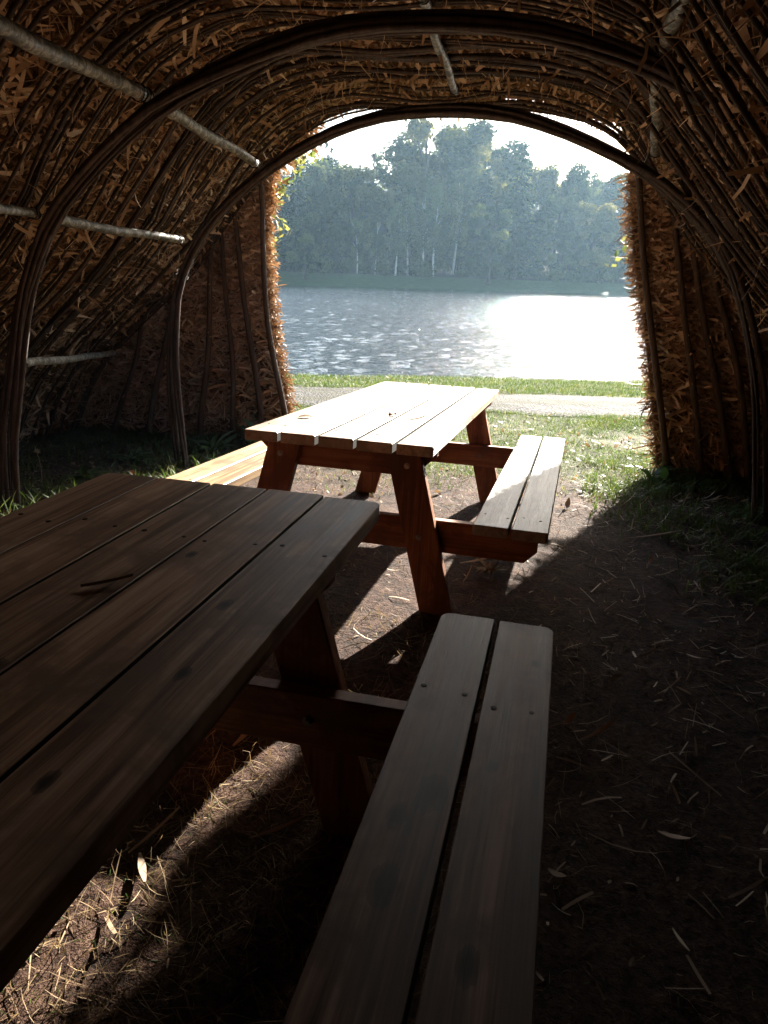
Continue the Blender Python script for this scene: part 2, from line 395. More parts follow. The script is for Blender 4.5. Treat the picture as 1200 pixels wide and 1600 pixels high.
lake = build_mesh('lake_water', np.stack([LX.ravel(), LY.ravel(), LZ.ravel()], 1), np.stack([i2[:-1, :-1], i2[:-1, 1:], i2[1:, 1:], i2[1:, :-1]], -1).reshape(-1, 4), np.full(LX.size, .5), m, None, True)
tag(lake, 'rippled lake glittering in the low sun', 'lake', kind='structure')

# ------------------------------------------------------------------ the hut
hut = empty('brushwood_hut', (0, 0, 0), -PSI)
tag(hut, 'dark tunnel shaped hut of bent rods stuffed with brown wood shavings around the tables', 'hut')
def L2W(v, u): return LAT[0] * v + AX[0] * u, LAT[1] * v + AX[1] * u
PROF = np.array([(-4.78, -.42), (-4.55, .06), (-4.33, .40), (-3.87, .86), (-3.40, 1.25), (-3.02, 1.64), (-2.70, 2.05), (-2.33, 2.405), (-1.80, 2.575), (-1.17, 2.55),
                 (-.53, 2.545), (.06, 2.40), (.40, 2.06), (.74, 1.66), (1.10, 1.27), (1.58, .86), (2.05, .40), (2.28, .06), (2.52, -.42)])
def resample(P, n):
    P = np.asarray(P, float)
    # Catmull-Rom through the points, then even spacing
    Q = []
    E = np.vstack([2 * P[0] - P[1], P, 2 * P[-1] - P[-2]])
    for i in range(1, len(E) - 2):
        for t in np.linspace(0, 1, 12, endpoint=False):
            a, b_, c_, d_ = E[i-1], E[i], E[i+1], E[i+2]
            Q.append(.5 * ((2*b_) + (c_-a)*t + (2*a-5*b_+4*c_-d_)*t*t + (3*b_-a-3*c_+d_)*t**3))
    Q.append(P[-1]); Q = np.array(Q)
    s = np.r_[0, np.cumsum(np.linalg.norm(np.diff(Q, axis=0), axis=1))]
    w = np.linspace(0, s[-1], n)
    return np.stack([np.interp(w, s, Q[:, k]) for k in range(Q.shape[1])], 1)
prof = resample(PROF, 90)
tan_ = np.gradient(prof, axis=0); tan_ /= np.linalg.norm(tan_, axis=1)[:, None]
pn_in = np.stack([tan_[:, 1], -tan_[:, 0]], 1)       # inward normal in (v, z)
U0, U1 = -1.6, 6.22
# thatch: closed shell 0.24 thick, open at the lake end, closed behind
us = np.concatenate([np.linspace(U0, 2.2, 20), np.linspace(2.35, U1, 34)])
def shell(off, jit, s):
    V = np.zeros((len(us), 90, 3))
    for i, u in enumerate(us):
        j = noise2(np.arange(90) * .33 + s, np.full(90, u * 3.1), s) * jit
        V[i, :, 0] = prof[:, 0] + pn_in[:, 0] * (j - off); V[i, :, 1] = u; V[i, :, 2] = prof[:, 1] + pn_in[:, 1] * (j - off)
    return V
VI = shell(.045, .03, 1); VO = shell(.27, .05, 4)
nI = VI.shape[0] * 90
a = np.arange(nI).reshape(-1, 90)
q = lambda A: np.stack([A[:-1, :-1], A[:-1, 1:], A[1:, 1:], A[1:, :-1]], -1).reshape(-1, 4)
FI = q(a); FO = q(a + nI)[:, ::-1]
e = len(us) - 1
rim = np.stack([a[e, :-1], a[e, 1:], a[e, 1:] + nI, a[e, :-1] + nI], -1)
Vb = np.concatenate([VI.reshape(-1, 3), VO.reshape(-1, 3)])
# back wall of the shell: fan strip between mirrored profile points
half = 45
bk = np.stack([a[0, :half-1], a[0, 1:half], a[0, ::-1][1:half], a[0, ::-1][:half-1]], -1)
Fb = np.concatenate([FI, FO, rim, bk])
def shell_pts(n, ulo, uhi, bias_end=0.):
    k = rng.random(n) * 88.999; i = k.astype(int); f = (k - i)[:, None]
    p = prof[i] * (1 - f) + prof[i + 1] * f; nn = nrm(pn_in[i] * (1 - f) + pn_in[i + 1] * f); tt = nrm(tan_[i] * (1 - f) + tan_[i + 1] * f)
    u = ulo + (uhi - ulo) * rng.random(n)
    z0 = np.zeros(n)
    return np.stack([p[:, 0], u, p[:, 1]], 1), np.stack([nn[:, 0], z0, nn[:, 1]], 1), np.stack([tt[:, 0], z0, tt[:, 1]], 1)
AXL = np.array([0, 1., 0])
parts = []
# shavings lying between the rods, mostly along the tunnel or hanging
def scatter(n, ulo, uhi, Lr, Wr, lift, curl, depth=(-.03, .02)):
    P, N, T = shell_pts(n, ulo, uhi)
    P = P + N * (rng.uniform(*depth, n))[:, None]
    th = rng.normal(.35, .8, n) + np.where(rng.random(n) < .5, pi, 0)
    D = AXL * np.cos(th)[:, None] + T * np.sin(th)[:, None]
    D = D + N * (rng.normal(.10, lift, n))[:, None] + np.array([0, 0, -1.]) * (rng.random(n) ** 2 * .45)[:, None]
    Nn = N + rng.normal(0, .5, (n, 3))
    L = rng.uniform(*Lr, n) * (.6 + .8 * rng.random(n) ** 2); W = rng.uniform(*Wr, n)
    ti = np.clip(rng.beta(2., 2.2, n) + rng.normal(0, .05, n), 0, 1)
    return ribbons(P - nrm(D) * (L * .45)[:, None], D, Nn, L, W, rng.normal(0, curl, n), 4, .68, ti, rng.normal(0, .7, n))
parts.append(scatter(15000, 1.7, U1, (.09, .20), (.012, .028), .09, .7, (-.035, .004)))
parts.append(scatter(12000, 1.7, U1, (.14, .38), (.0025, .006), .12, .7, (-.03, .012)))
parts.append(scatter(1200, 1.9, U1, (.09, .20), (.012, .030), .36, 1.5, (0., .045)))
parts.append(scatter(220, 1.9, U1, (.16, .30), (.016, .032), .5, 1.3, (.0, .04)))
# bristling lip at the lake end
def lip(n):
    P, N, T = shell_pts(n, U1 - .06, U1 + .03)
    P = P - N * (rng.uniform(.02, .27, n))[:, None]
    D = AXL * rng.uniform(.1, 1, n)[:, None] + T * rng.normal(0, .6, n)[:, None] + N * rng.normal(.15, .5, n)[:, None] + np.array([0, 0, -.25])
    L = rng.uniform(.06, .17, n)
    return ribbons(P, D, N + rng.normal(0, .5, (n, 3)), L, rng.uniform(.005, .02, n), rng.normal(0, .9, n), 3, .3, np.clip(rng.beta(1.7, 2.6, n), 0, 1), rng.normal(0, .5, n))
parts.append(lip(3400))
def tuft(n):                                    # straw sagging from the middle of the lip
    P = np.stack([rng.normal(-1.15, .26, n), rng.uniform(U1 - .35, U1, n), np.full(n, 2.56)], 1)
    D = np.stack([rng.choice([-1., 1.], n) * rng.uniform(.3, 1, n), rng.normal(0, .5, n), rng.normal(-.22, .2, n)], 1)
    return ribbons(P, D, np.array([0, .3, -1.]) + rng.normal(0, .5, (n, 3)), rng.uniform(.06, .18, n), rng.uniform(.006, .022, n), rng.normal(0, .9, n), 3, .3, np.clip(rng.beta(2., 2., n), 0, 1), rng.normal(0, .5, n))
parts.append(tuft(700))
def corner(n):                                  # straw hanging in the upper left corner of the opening
    f = rng.random(n); P = np.stack([-2.80 + .55 * f + rng.normal(0, .03, n), rng.uniform(U1 - .1, U1 + .12, n), 2.02 + .40 * f + rng.uniform(-.03, .12, n)], 1)
    D = np.stack([rng.normal(.5, .5, n), rng.normal(0, .4, n), rng.normal(-.35, .5, n)], 1)
    return ribbons(P, D, rng.normal(0, 1, (n, 3)), rng.uniform(.06, .16, n), rng.uniform(.006, .024, n), rng.normal(0, .8, n), 3, .5, np.clip(rng.beta(2., 2.2, n), 0, 1), rng.normal(0, .5, n))
parts.append(corner(620))
def jamb(n):
    P = np.stack([rng.normal(-2.68, .04, n), rng.uniform(U1 - .02, U1 + .10, n), rng.uniform(1.82, 2.2, n)], 1)
    D = np.stack([rng.normal(.2, .6, n), rng.normal(0, .3, n), rng.normal(-.2, .7, n)], 1)
    return ribbons(P, D, np.array([.2, -1, 0]) + rng.normal(0, .5, (n, 3)), rng.uniform(.06, .15, n), rng.uniform(.010, .028, n), rng.normal(0, .8, n), 3, .5, np.clip(rng.beta(2., 2.2, n), 0, 1), rng.normal(0, .5, n))
parts.append(jamb(130))
Vs, Fs, Ts = join(parts)
V = np.concatenate([Vb, Vs]); F = np.concatenate([Fb, Fs + len(Vb)]); T = np.concatenate([np.full(len(Vb), .5), Ts])
mi = np.r_[np.zeros(len(Fb), int), np.ones(len(Fs), int)]
roof = build_mesh('roof_thatch', V, F, T, [M['thatch'], M['straw']], hut, False, list(mi))

# thin bent rods following the shell
u = 2.05; k = 0
while u < 6.1:
    mb = MB()
    jit = rng.uniform(.0, .035)
    w = resample(PROF + rng.normal(0, .018, PROF.shape), 44)
    tw = np.gradient(w, axis=0); tw /= np.linalg.norm(tw, axis=1)[:, None]
    inn = np.stack([tw[:, 1], -tw[:, 0]], 1)
    w = w + inn * (.030 + jit)
    ph = rng.random() * 6
    pts = np.stack([w[:, 0], u + .03 * np.sin(np.linspace(0, 5, 44) + ph) + rng.normal(0, .05) * np.linspace(-1, 1, 44), w[:, 1]], 1)
    r0 = rng.uniform(.0080, .0135)
    rr = r0 * (1.15 - .45 * np.linspace(0, 1, 44)) if rng.random() < .5 else r0 * (.7 + .45 * np.linspace(0, 1, 44))
    mb.tube(pts, rr, 6, rng.uniform(.2, .9))
    if rng.random() < .45:
        o2 = rng.uniform(.018, .05)
        mb.tube(pts + np.array([0, o2, 0]) + rng.normal(0, .004, (44, 3)), rr[::-1] * .8, 6, rng.uniform(.2, .9))
    mb.build('rib', M['rib'], hut, True)
    u += rng.uniform(.070, .125)

# three bundled arches
def arch(trace, u0, nrod, rad, spread, cat):
    base = resample(trace, 46)
    tb = np.gradient(base, axis=0); tb /= np.linalg.norm(tb, axis=1)[:, None]
    inn = np.stack([tb[:, 1], -tb[:, 0]], 1)
    mb = MB(); s = np.linspace(0, 1, 46)
    P0 = None; rods = []
    for k in range(nrod):
        an = 2 * pi * k / nrod + rng.uniform(-.3, .3); rr = spread * (1.0, .55, .85)[k % 3]
        ph = rng.random() * 6
        wv = 1.1 * np.sin(s * rng.uniform(3, 8) + ph); oi = rr * np.sin(an + wv) + .004 * np.sin(s * 31 + ph); ou = rr * .9 * np.cos(an + wv) + .004 * np.cos(s * 27 + ph)
        splay = 1 + 1.2 * np.maximum(0, .12 - np.minimum(s, 1 - s)) / .12 * .35
        p = base + inn * (oi * splay)[:, None]
        pts = np.stack([p[:, 0], u0 + ou * splay, p[:, 1]], 1)
        a0, a1 = (0, 46) if k % 3 == 0 else ((0, 36) if k % 3 == 1 else (10, 46))
        rods.append((pts[a0:a1], rad * rng.uniform(.65, 1.2) * np.linspace(1.25, .65, a1 - a0) if k % 2 else rad * rng.uniform(.65, 1.2) * np.linspace(.65, 1.25, a1 - a0)))
    mb.tube(rods[0][0], rods[0][1], 8, rng.uniform(.3, .8))
    A = mb.build('arch', M['arch'], hut, True)
    for pts, r in rods[1:]:
        m2 = MB(); m2.tube(pts, r, 8, rng.uniform(.25, .9)); m2.build('rod', M['arch'], A, True)
    for j in (1, 9, 17, 30, 38, 44):            # wire ties
        if j >= 46: continue
        m2 = MB(); a_ = np.linspace(0, 2 * pi, 18); c_ = np.array([base[j, 0], u0, base[j, 1]]); i3 = np.array([inn[j, 0], 0, inn[j, 1]])
        for w_ in (0, .006):
            tt = np.array([tb[j, 0], 0, tb[j, 1]])
            m2.tube([c_ + (i3 * np.sin(x) + AXL * np.cos(x)) * (spread + rad * 1.05) + tt * w_ * (1 + x) for x in a_], .0016, 4, .9)
        m2.build('tie', M['screw'], A, True)
    return A
A1 = [(-3.28, -.2), (-3.25, .24), (-3.16, .63), (-3.05, 1.04), (-2.93, 1.31), (-2.77, 1.56), (-2.51, 1.80), (-2.2, 2.02), (-1.93, 2.15), (-1.59, 2.27), (-1.28, 2.35), (-.96, 2.38),
      (-.52, 2.36), (-.18, 2.30), (.18, 2.18), (.44, 2.05), (.67, 1.90), (.88, 1.68), (1.05, 1.42), (1.18, 1.05), (1.28, .6), (1.36, .1), (1.40, -.2)]
A2 = [(-2.90, -.24), (-2.93, .17), (-2.94, .47), (-2.93, .71), (-2.90, .94), (-2.86, 1.15), (-2.76, 1.37), (-2.60, 1.59), (-2.38, 1.79), (-2.12, 1.97), (-1.77, 2.15), (-1.35, 2.27), (-.95, 2.30),
      (-.58, 2.27), (-.27, 2.19), (.0, 2.09), (.24, 1.98), (.43, 1.86), (.64, 1.68), (.81, 1.48), (.93, 1.26), (1.05, .95), (1.16, .56), (1.30, -.2)]
arch(A1, 3.6, 13, .0135, .039, 'near'); arch(A2, 5.0, 11, .0135, .031, 'far')
A3 = [tuple(p + (pn_in[i] * .005)) for i, p in enumerate(prof)][2:-2:5]
arch(A3, 6.10, 4, .015, .020, 'end')

# birch poles (v, u, z) ends
for (p0, p1, r) in [((-2.215, 3.62, 2.14), (-2.22, 4.97, 1.99), .031), ((-2.10, 2.2, 2.13), (-2.18, 3.58, 2.11), .036),
                    ((-2.86, 3.66, 1.55), (-2.80, 4.97, 1.50), .028), ((-2.6, 2.3, 1.55), (-2.83, 3.55, 1.56), .026),
                    ((-3.14, 3.62, .75), (-4.02, 5.85, .56), .027),
                    ((-.82, 3.62, 2.50), (-.91, 5.02, 2.40), .024), ((-.79, 2.6, 2.5), (-.81, 3.55, 2.50), .024),
                    ((.21, 3.66, 2.24), (.31, 4.99, 2.06), .033), ((.22, 2.4, 2.2), (.21, 3.58, 2.24), .034),
                    ((1.02, 4.45, 1.46), (.99, 4.96, 1.49), .028), ((1.22, 3.65, .92), (1.16, 4.98, .9), .026)]:
    p0 = np.array(p0); p1 = np.array(p1); t = np.linspace(0, 1, 26)[:, None]
    pts = p0 * (1 - t) + p1 * t; pts = pts + np.stack([.009 * np.sin(t[:, 0] * 4 + p0[1]) + .004 * np.sin(t[:, 0] * 13 + p0[0]), 0 * t[:, 0],   .008 * np.sin(t[:, 0] * 3 + p0[0]) + .003 * np.sin(t[:, 0] * 11)], 1)
    mb = MB(); mb.tube(pts, r * (1.08 - .2 * t[:, 0]) * (1 + .05 * np.sin(t[:, 0] * 17 + p0[0] * 9) + .03 * np.sin(t[:, 0] * 41)), 10, .5)
    pl = mb.build('purlin', M['birch'], hut, True)
    for te in (.035, .965):                     # wire lashing where the pole meets an arch
        pc = p0 + (p1 - p0) * te
        if min(abs(pc[1] - 3.6), abs(pc[1] - 5.0)) > .14: continue
        a_ = np.linspace(0, 6 * pi, 60); rr_ = r * 1.14
        m2 = MB(); m2.tube(np.stack([pc[0] + rr_ * np.cos(a_), pc[1] + .016 * np.sin(a_ * .37) + .001 * a_, pc[2] + rr_ * np.sin(a_)], 1) + np.array([np.interp(te, t[:, 0], (pts - p0 * (1 - t) - p1 * t)[:, k]) for k in range(3)]), .0022, 4, .6)
        m2.build('lashing', M['screw'], pl, True)

# gable walls beside the opening: straw packed behind upright posts
POSTS = {'left': [[(-2.76, 2.14), (-2.70, 2.0), (-2.69, 1.43), (-2.63, .79), (-2.5, .10), (-2.46, -.25)], [(-2.98, 1.85), (-2.95, 1.74), (-2.90, 1.37), (-2.82, .78), (-2.74, .08), (-2.72, -.25)],
                  [(-3.07, 1.62), (-3.04, 1.21), (-3.01, .66), (-3.01, .06), (-3.01, -.25)], [(-3.17, 1.47), (-3.20, 1.04), (-3.25, .53), (-3.32, -.01), (-3.35, -.25)],
                  [(-3.47, 1.22), (-3.60, .85), (-3.74, .38), (-3.90, -.19), (-3.92, -.28)], [(-3.87, .86), (-3.98, .49), (-4.14, .12), (-4.31, -.28)]],
         'right': [[(.27, 2.18), (.29, 2.09), (.40, 1.52), (.59, .82), (.80, -.09), (.84, -.28)], [(.53, 1.94), (.65, 1.52), (.85, .79), (1.05, -.03), (1.10, -.28)],
                   [(.70, 1.73), (.79, 1.44), (1.01, .77), (1.28, -.08), (1.33, -.28)], [(.88, 1.53), (.96, 1.31), (1.17, .81), (1.45, -.17), (1.48, -.28)],
                   [(1.22, 1.2), (1.40, .7), (1.70, .1), (1.8, -.28)], [(1.6, .86), (1.75, .5), (2.0, -.1), (2.05, -.28)]]}
for sd in ('left', 'right'):
    sg = -1 if sd == 'left' else 1
    edge = resample(POSTS[sd][0], 40)
    def outer(z):
        zz = np.asarray(z)
        pr = prof[:45] if sd == 'left' else prof[45:][::-1]
        return np.interp(zz, pr[:, 1], pr[:, 0])
    def inner(z):
        e_ = edge[np.argsort(edge[:, 1])]; return np.interp(z, e_[:, 1], e_[:, 0])
    zs = np.linspace(-.30, 2.12, 32)
    VI_, VO_ = [], []
    nk = 12
    for z in zs:
        a_, b_ = inner(z) - sg * (.0 if sd == 'left' else .05), outer(z) + sg * .16
        if (b_ - a_) * sg < .02: b_ = a_ + sg * .02
        w = np.linspace(a_, b_, nk)
        VI_.append(np.stack([w, 6.24 + .02 * noise2(w * 6, np.full(nk, z * 6)), np.full(nk, z)], 1)); VO_.append(np.stack([w, np.full(nk, 6.33 if sd == 'left' else 6.42), np.full(nk, z)], 1))
    VI_ = np.array(VI_); VO_ = np.array(VO_); n_ = VI_.shape[0] * nk
    a = np.arange(n_).reshape(-1, nk)
    Fb = np.concatenate([q(a), q(a + n_), np.stack([a[:-1, 0], a[1:, 0], a[1:, 0] + n_, a[:-1, 0] + n_], -1), np.stack([a[0, :-1], a[0, 1:], a[0, 1:] + n_, a[0, :-1] + n_], -1), np.stack([a[-1, :-1], a[-1, 1:], a[-1, 1:] + n_, a[-1, :-1] + n_], -1)])
    Vb = np.concatenate([VI_.reshape(-1, 3), VO_.reshape(-1, 3)])
    n = 7500
    z = rng.uniform(-.20, 2.1, n); f = rng.random(n) ** .9
    vv = inner(z) * (1 - f) + (outer(z) + sg * .1) * f
    P = np.stack([vv, 6.24 - rng.uniform(-.01, .05, n), z], 1)
    th = rng.normal(0, .55, n) + np.where(rng.random(n) < .5, pi, 0)
    D = np.stack([np.cos(th), rng.normal(-.10, .22, n), np.sin(th) - rng.random(n) ** 3 * .8], 1)
    L = rng.uniform(.07, .20, n); W = np.where(rng.random(n) < .6, rng.uniform(.014, .030, n), rng.uniform(.004, .011, n))
    pa = [ribbons(P - nrm(D) * (L * .5)[:, None], D, np.array([0, -1., 0]) + rng.normal(0, .45, (n, 3)), L, W, rng.normal(0, .9, n), 4, .66, np.clip(rng.beta(2.6, 1.7, n), 0, 1), rng.normal(0, .6, n))]
    n = 1300                                    # bristles along the opening edge
    z = rng.uniform(-.12, 2.12, n); P = np.stack([inner(z) - sg * (rng.uniform(-.02, .03, n) if sd == 'left' else rng.uniform(.0, .06, n)), rng.uniform(6.2, 6.34 if sd == 'left' else 6.44, n), z], 1)
    D = np.stack([-sg * rng.uniform(.15, 1., n), rng.normal(0, .45, n), rng.normal(-.25, .5, n)], 1)
    L = (rng.uniform(.03, .085, n) if sd == 'left' else rng.uniform(.04, .13, n)) * (1 + (rng.random(n) < .06) * 1.0)
    pa.append(ribbons(P, D, rng.normal(0, 1, (n, 3)), L, rng.uniform(.004, .016, n), rng.normal(0, .9, n), 3, .3, np.clip(rng.beta(1.7, 2.6, n), 0, 1), rng.normal(0, .5, n)))
    n = 260                                     # loose ends hanging out of the bottom
    P = np.zeros((n, 3)); f = rng.random(n); z = rng.uniform(-.05, .25, n); P[:, 0] = inner(z) * (1 - f) + outer(z) * f; P[:, 1] = 6.2; P[:, 2] = z
    D = np.stack([rng.normal(0, .5, n), rng.uniform(-.7, -.05, n), -rng.uniform(.3, 1, n)], 1)
    pa.append(ribbons(P, D, rng.normal(0, 1, (n, 3)), rng.uniform(.08, .2, n), rng.uniform(.005, .02, n), rng.normal(0, .6, n), 3, .3, None, rng.normal(0, .4, n)))
    Vs, Fs, Ts = join(pa)
    wl = build_mesh('gable_wall', np.concatenate([Vb, Vs]), np.concatenate([Fb, Fs + len(Vb)]), np.r_[np.full(len(Vb), .5), Ts], [M['thatch'], M['straw']], hut, False, [0] * len(Fb) + [1] * len(Fs))
    for k, ps in enumerate(POSTS[sd]):
        p = resample(ps, 14); t = np.linspace(0, 1, 14)
        mb = MB(); mb.tube(np.stack([p[:, 0] + .008 * np.sin(t * 9 + k), 6.135 + .012 * np.sin(t * 6 + k * 2), p[:, 1]], 1), rng.uniform(.023, .028) * (.85 + .3 * t) * (1 + .05 * np.sin(t * 23 + k)), 8, rng.uniform(.3, .8))
        mb.build('post', M['post'], wl, True)

# ------------------------------------------------------------------ picnic tables
WT, LT, WB, BO = .82, 2.30, .30, .18
def rounded(x0, x1, y0, y1, rc):
    """CCW rectangle; rc = corner radius for (x0y0, x1y0, x1y1, x0y1)"""
    out = []
    for (cx, cy, sx, sy, r, a0) in ((x0, y0, 1, 1, rc[0], pi), (x1, y0, -1, 1, rc[1], 1.5*pi), (x1, y1, -1, -1, rc[2], 0), (x0, y1, 1, -1, rc[3], .5*pi)):
        if r <= 0: out.append((cx, cy)); continue
        for k in range(6):
            a = a0 + k / 5 * pi / 2; out.append((cx + sx * r + r * cos(a), cy + sy * r + r * sin(a)))
    return out
def picnic_table(loc, yaw, tilt, y0, y1, frames, mats, labels, rc, gap, seed):
    """y0..y1: extent of the planks along the table in its own frame"""
    rg = np.random.default_rng(seed)
    root = empty('picnic_table', loc, -yaw); root.rotation_euler = (tilt, 0, -yaw)
    def planks(x0, n, w, g, z1, th, rc, screws):
        mb = MB()
        for k in range(n):
            a = x0 + k * (w + g); b_ = a + w
            e0, e1 = y0 + rg.uniform(-.006, .006), y1 + rg.uniform(-.006, .006)
            r = [rc if (k == 0) else .004, rc if (k == n-1) else .004, rc if (k == n-1) else .004, rc if (k == 0) else .004]
            cup = rg.uniform(-.0015, .0015)
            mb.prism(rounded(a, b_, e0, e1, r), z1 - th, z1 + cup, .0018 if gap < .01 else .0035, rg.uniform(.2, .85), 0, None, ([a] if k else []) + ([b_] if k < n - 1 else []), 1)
            for fy in frames:
                for q_ in (.2, .8):
                    cx, cy = a + w * q_ + rg.uniform(-.012, .012), fy + rg.uniform(-.03, .03)
                    rad = rg.uniform(.0048, .0068)
                    mb.prism([(cx + rad * cos(x), cy + rad * sin(x)) for x in np.arange(8) * pi / 4], z1 + cup - .004, z1 + cup + .0012, .0004, .5, 1)
        return mb
    w5 = (WT - 4 * gap) / 5
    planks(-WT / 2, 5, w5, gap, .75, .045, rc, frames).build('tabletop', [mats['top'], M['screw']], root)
    w2 = (WB - .014) / 2
    for k, sgn in enumerate((1, -1)):
        x0 = WT / 2 + BO if sgn > 0 else -WT / 2 - BO - WB
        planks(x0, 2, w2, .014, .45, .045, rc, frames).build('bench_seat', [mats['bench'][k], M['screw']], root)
    for fi, fy in enumerate(frames):
        sd = mats['side'][fi]                       # the legs stand on this side of the rail
        # cleat under the top
        mb = MB(); ol = [(-.30, .585), (.30, .585), (.40, .680), (.40, .7045), (-.40, .7045), (-.40, .680)]
        mb.prism(ol, -.0225, .0225, .004, rg.uniform(.3, .8), 0, lambda p, f=fy: (p[0], f - p[2], p[1]))
        mb.build('cleat', M['rail'], root)
        mb = MB(); ol = [(-.80, .262), (.80, .262), (.85, .315), (.85, .4045), (-.85, .4045), (-.85, .315)]
        mb.prism(ol, -.0225, .0225, .004, rg.uniform(.3, .8), 0, lambda p, f=fy: (p[0], f - p[2], p[1]))
        mb.build('bench_rail', M['rail'], root)
        for sgn in (-1, 1):
            mb = MB(); ly = fy + sd * .0475
            top, bot = .262, .455
            w_ = .074
            ol = [(sgn * bot - w_, -.03), (sgn * bot + w_, -.03), (sgn * (top) + w_, .703), (sgn * (top) - w_, .703)]
            mb.prism(ol, -.0225, .0225, .004, rg.uniform(.3, .85), 0, lambda p, f=ly: (p[0], f - p[2], p[1]))
            leg = mb.build('leg', M['leg'], root)
            for (bx, bz) in ((sgn * .352, .335), (sgn * .285, .64)):
                for s2 in (-1, 1):
                    yc = ly + s2 * .0225 if s2 == sd else fy + s2 * .0225
                    b = MB(); b.tube([(bx, yc - .002 * s2, bz), (bx, yc + .004 * s2, bz)], .013, 10, .5)
                    b.tube([(bx, yc + .003 * s2, bz), (bx, yc + .010 * s2, bz)], .008, 6, .5)
                    b.build('bolt', M['bolt'], leg)
    tag(root, labels, 'picnic table')
    return root
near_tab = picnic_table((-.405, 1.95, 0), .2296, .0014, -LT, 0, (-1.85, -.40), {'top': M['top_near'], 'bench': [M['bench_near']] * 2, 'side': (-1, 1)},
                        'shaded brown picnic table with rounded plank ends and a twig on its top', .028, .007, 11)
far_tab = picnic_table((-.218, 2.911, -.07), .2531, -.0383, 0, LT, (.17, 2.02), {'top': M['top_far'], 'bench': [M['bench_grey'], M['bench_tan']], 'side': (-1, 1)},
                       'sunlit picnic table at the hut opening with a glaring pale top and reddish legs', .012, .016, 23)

# small things on the tables
def strip_obj(name, P, D, L, W, curl, material, tint, label, cat, N=(0, 0, 1), th=.004, seg=6, group=None, twist=0.):
    """a curled sliver with real thickness"""
    P = np.array(P, float); D = np.array(D, float)
    V, F, T = ribbons(P[None], D[None], np.array([N], float), np.array([L]), np.array([W]), np.array([curl]), seg, .25, np.array([tint]), np.array([twist]))
    n = len(V); up = np.array(N, float) * th
    V2 = np.concatenate([V, V + up]); k = seg + 1
    F2 = [list(f[::-1]) for f in F] + [list(f + n) for f in F]
    for i in range(seg):
        F2 += [[2*i, 2*i+2, 2*i+2+n, 2*i+n], [2*i+1, 2*i+1+n, 2*i+3+n, 2*i+3]]
    F2 += [[0, n, n+1, 1], [2*k-2, 2*k-1, 2*k-1+n, 2*k-2+n]]
    base = V2.mean(0); base[2] = V2[:, 2].min()
    o = build_mesh(name, V2 - base, F2, np.r_[T, T], material, None, False)
    o.location = base
    tag(o, label, cat, group); return o
def tabw(loc, yaw, tilt, p):
    m_ = Matrix.Translation(loc) @ Matrix.Rotation(-yaw, 4, 'Z') @ Matrix.Rotation(tilt, 4, 'X'); return np.array(m_ @ Vector(p))
a0 = tabw((-.405, 1.95, 0), .2296, .0014, (.010, -.722, .7535)); a1 = tabw((-.405, 1.95, 0), .2296, .0014, (.088, -.652, .7535))
o = strip_obj('twig', a0, a1 - a0, .095, .005, .12, M['chip'], .55, 'thin dry twig lying across a plank gap of the shaded table', 'twig', th=.006)
def leaf_obj(name, p, size, rz, material, tint, label, cat='leaf', curl=.5, tilt=(0, 0)):
    """a fallen leaf: outline with a midrib fold"""
    n = 9; t = np.linspace(0, 1, n); w = np.sin(t ** .8 * pi) ** .8 * .33 * (1 + .18 * np.sin(t * 21)); w[0] = w[-1] = .01
    V = []
    for i in range(n):
        z = .12 * curl * (sin(t[i] * pi)) + .02
        for s_, h in ((-1, curl * .35), (0, 0), (1, curl * .35)): V.append(((t[i] - .5) * size, s_ * w[i] * size, (z + h * abs(s_) * w[i]) * size))
    F = []
    for i in range(n - 1):
        for j in range(2): F.append((i*3+j, i*3+j+1, i*3+3+j+1, i*3+3+j))
    o = build_mesh(name, np.array(V), F, np.full(len(V), tint), material)
    md = o.modifiers.new('thick', 'SOLIDIFY'); md.thickness = .0012
    o.location = p; o.rotation_euler = (tilt[0], tilt[1], rz)
    tag(o, label, cat); return o
FT = ((-.218, 2.911, -.07), .2531, -.0383)
leaf_obj('fallen_leaf', tabw(*FT, (.063, .70, .7515)), .055, .9, M['brown_leaf'], .5, 'small reddish brown dry leaf lying on the sunlit tabletop', curl=1.2)
leaf_obj('fallen_leaf', tabw(*FT, (-.291, .425, .7515)), .075, .1, M['litter'], .3, 'thin brown leaf on the sunlit tabletop close to its left edge', curl=.4)
a0 = tabw(*FT, (.17, .62, .753)); a1 = tabw(*FT, (.25, .66, .753))
strip_obj('twig', a0, a1 - a0, .085, .005, .5, M['chip'], .1, 'short dark twig on the sunlit tabletop right of the reddish leaf', 'twig', th=.004)
leaf_obj('fallen_leaf', (-1.83, 5.12, float(gz(-1.83, 5.12)) + .02), .085, 1.2, M['orange_leaf'], .5, 'bright orange leaf on the grass by the foot of the inner arch', curl=.8, tilt=(.3, .2))

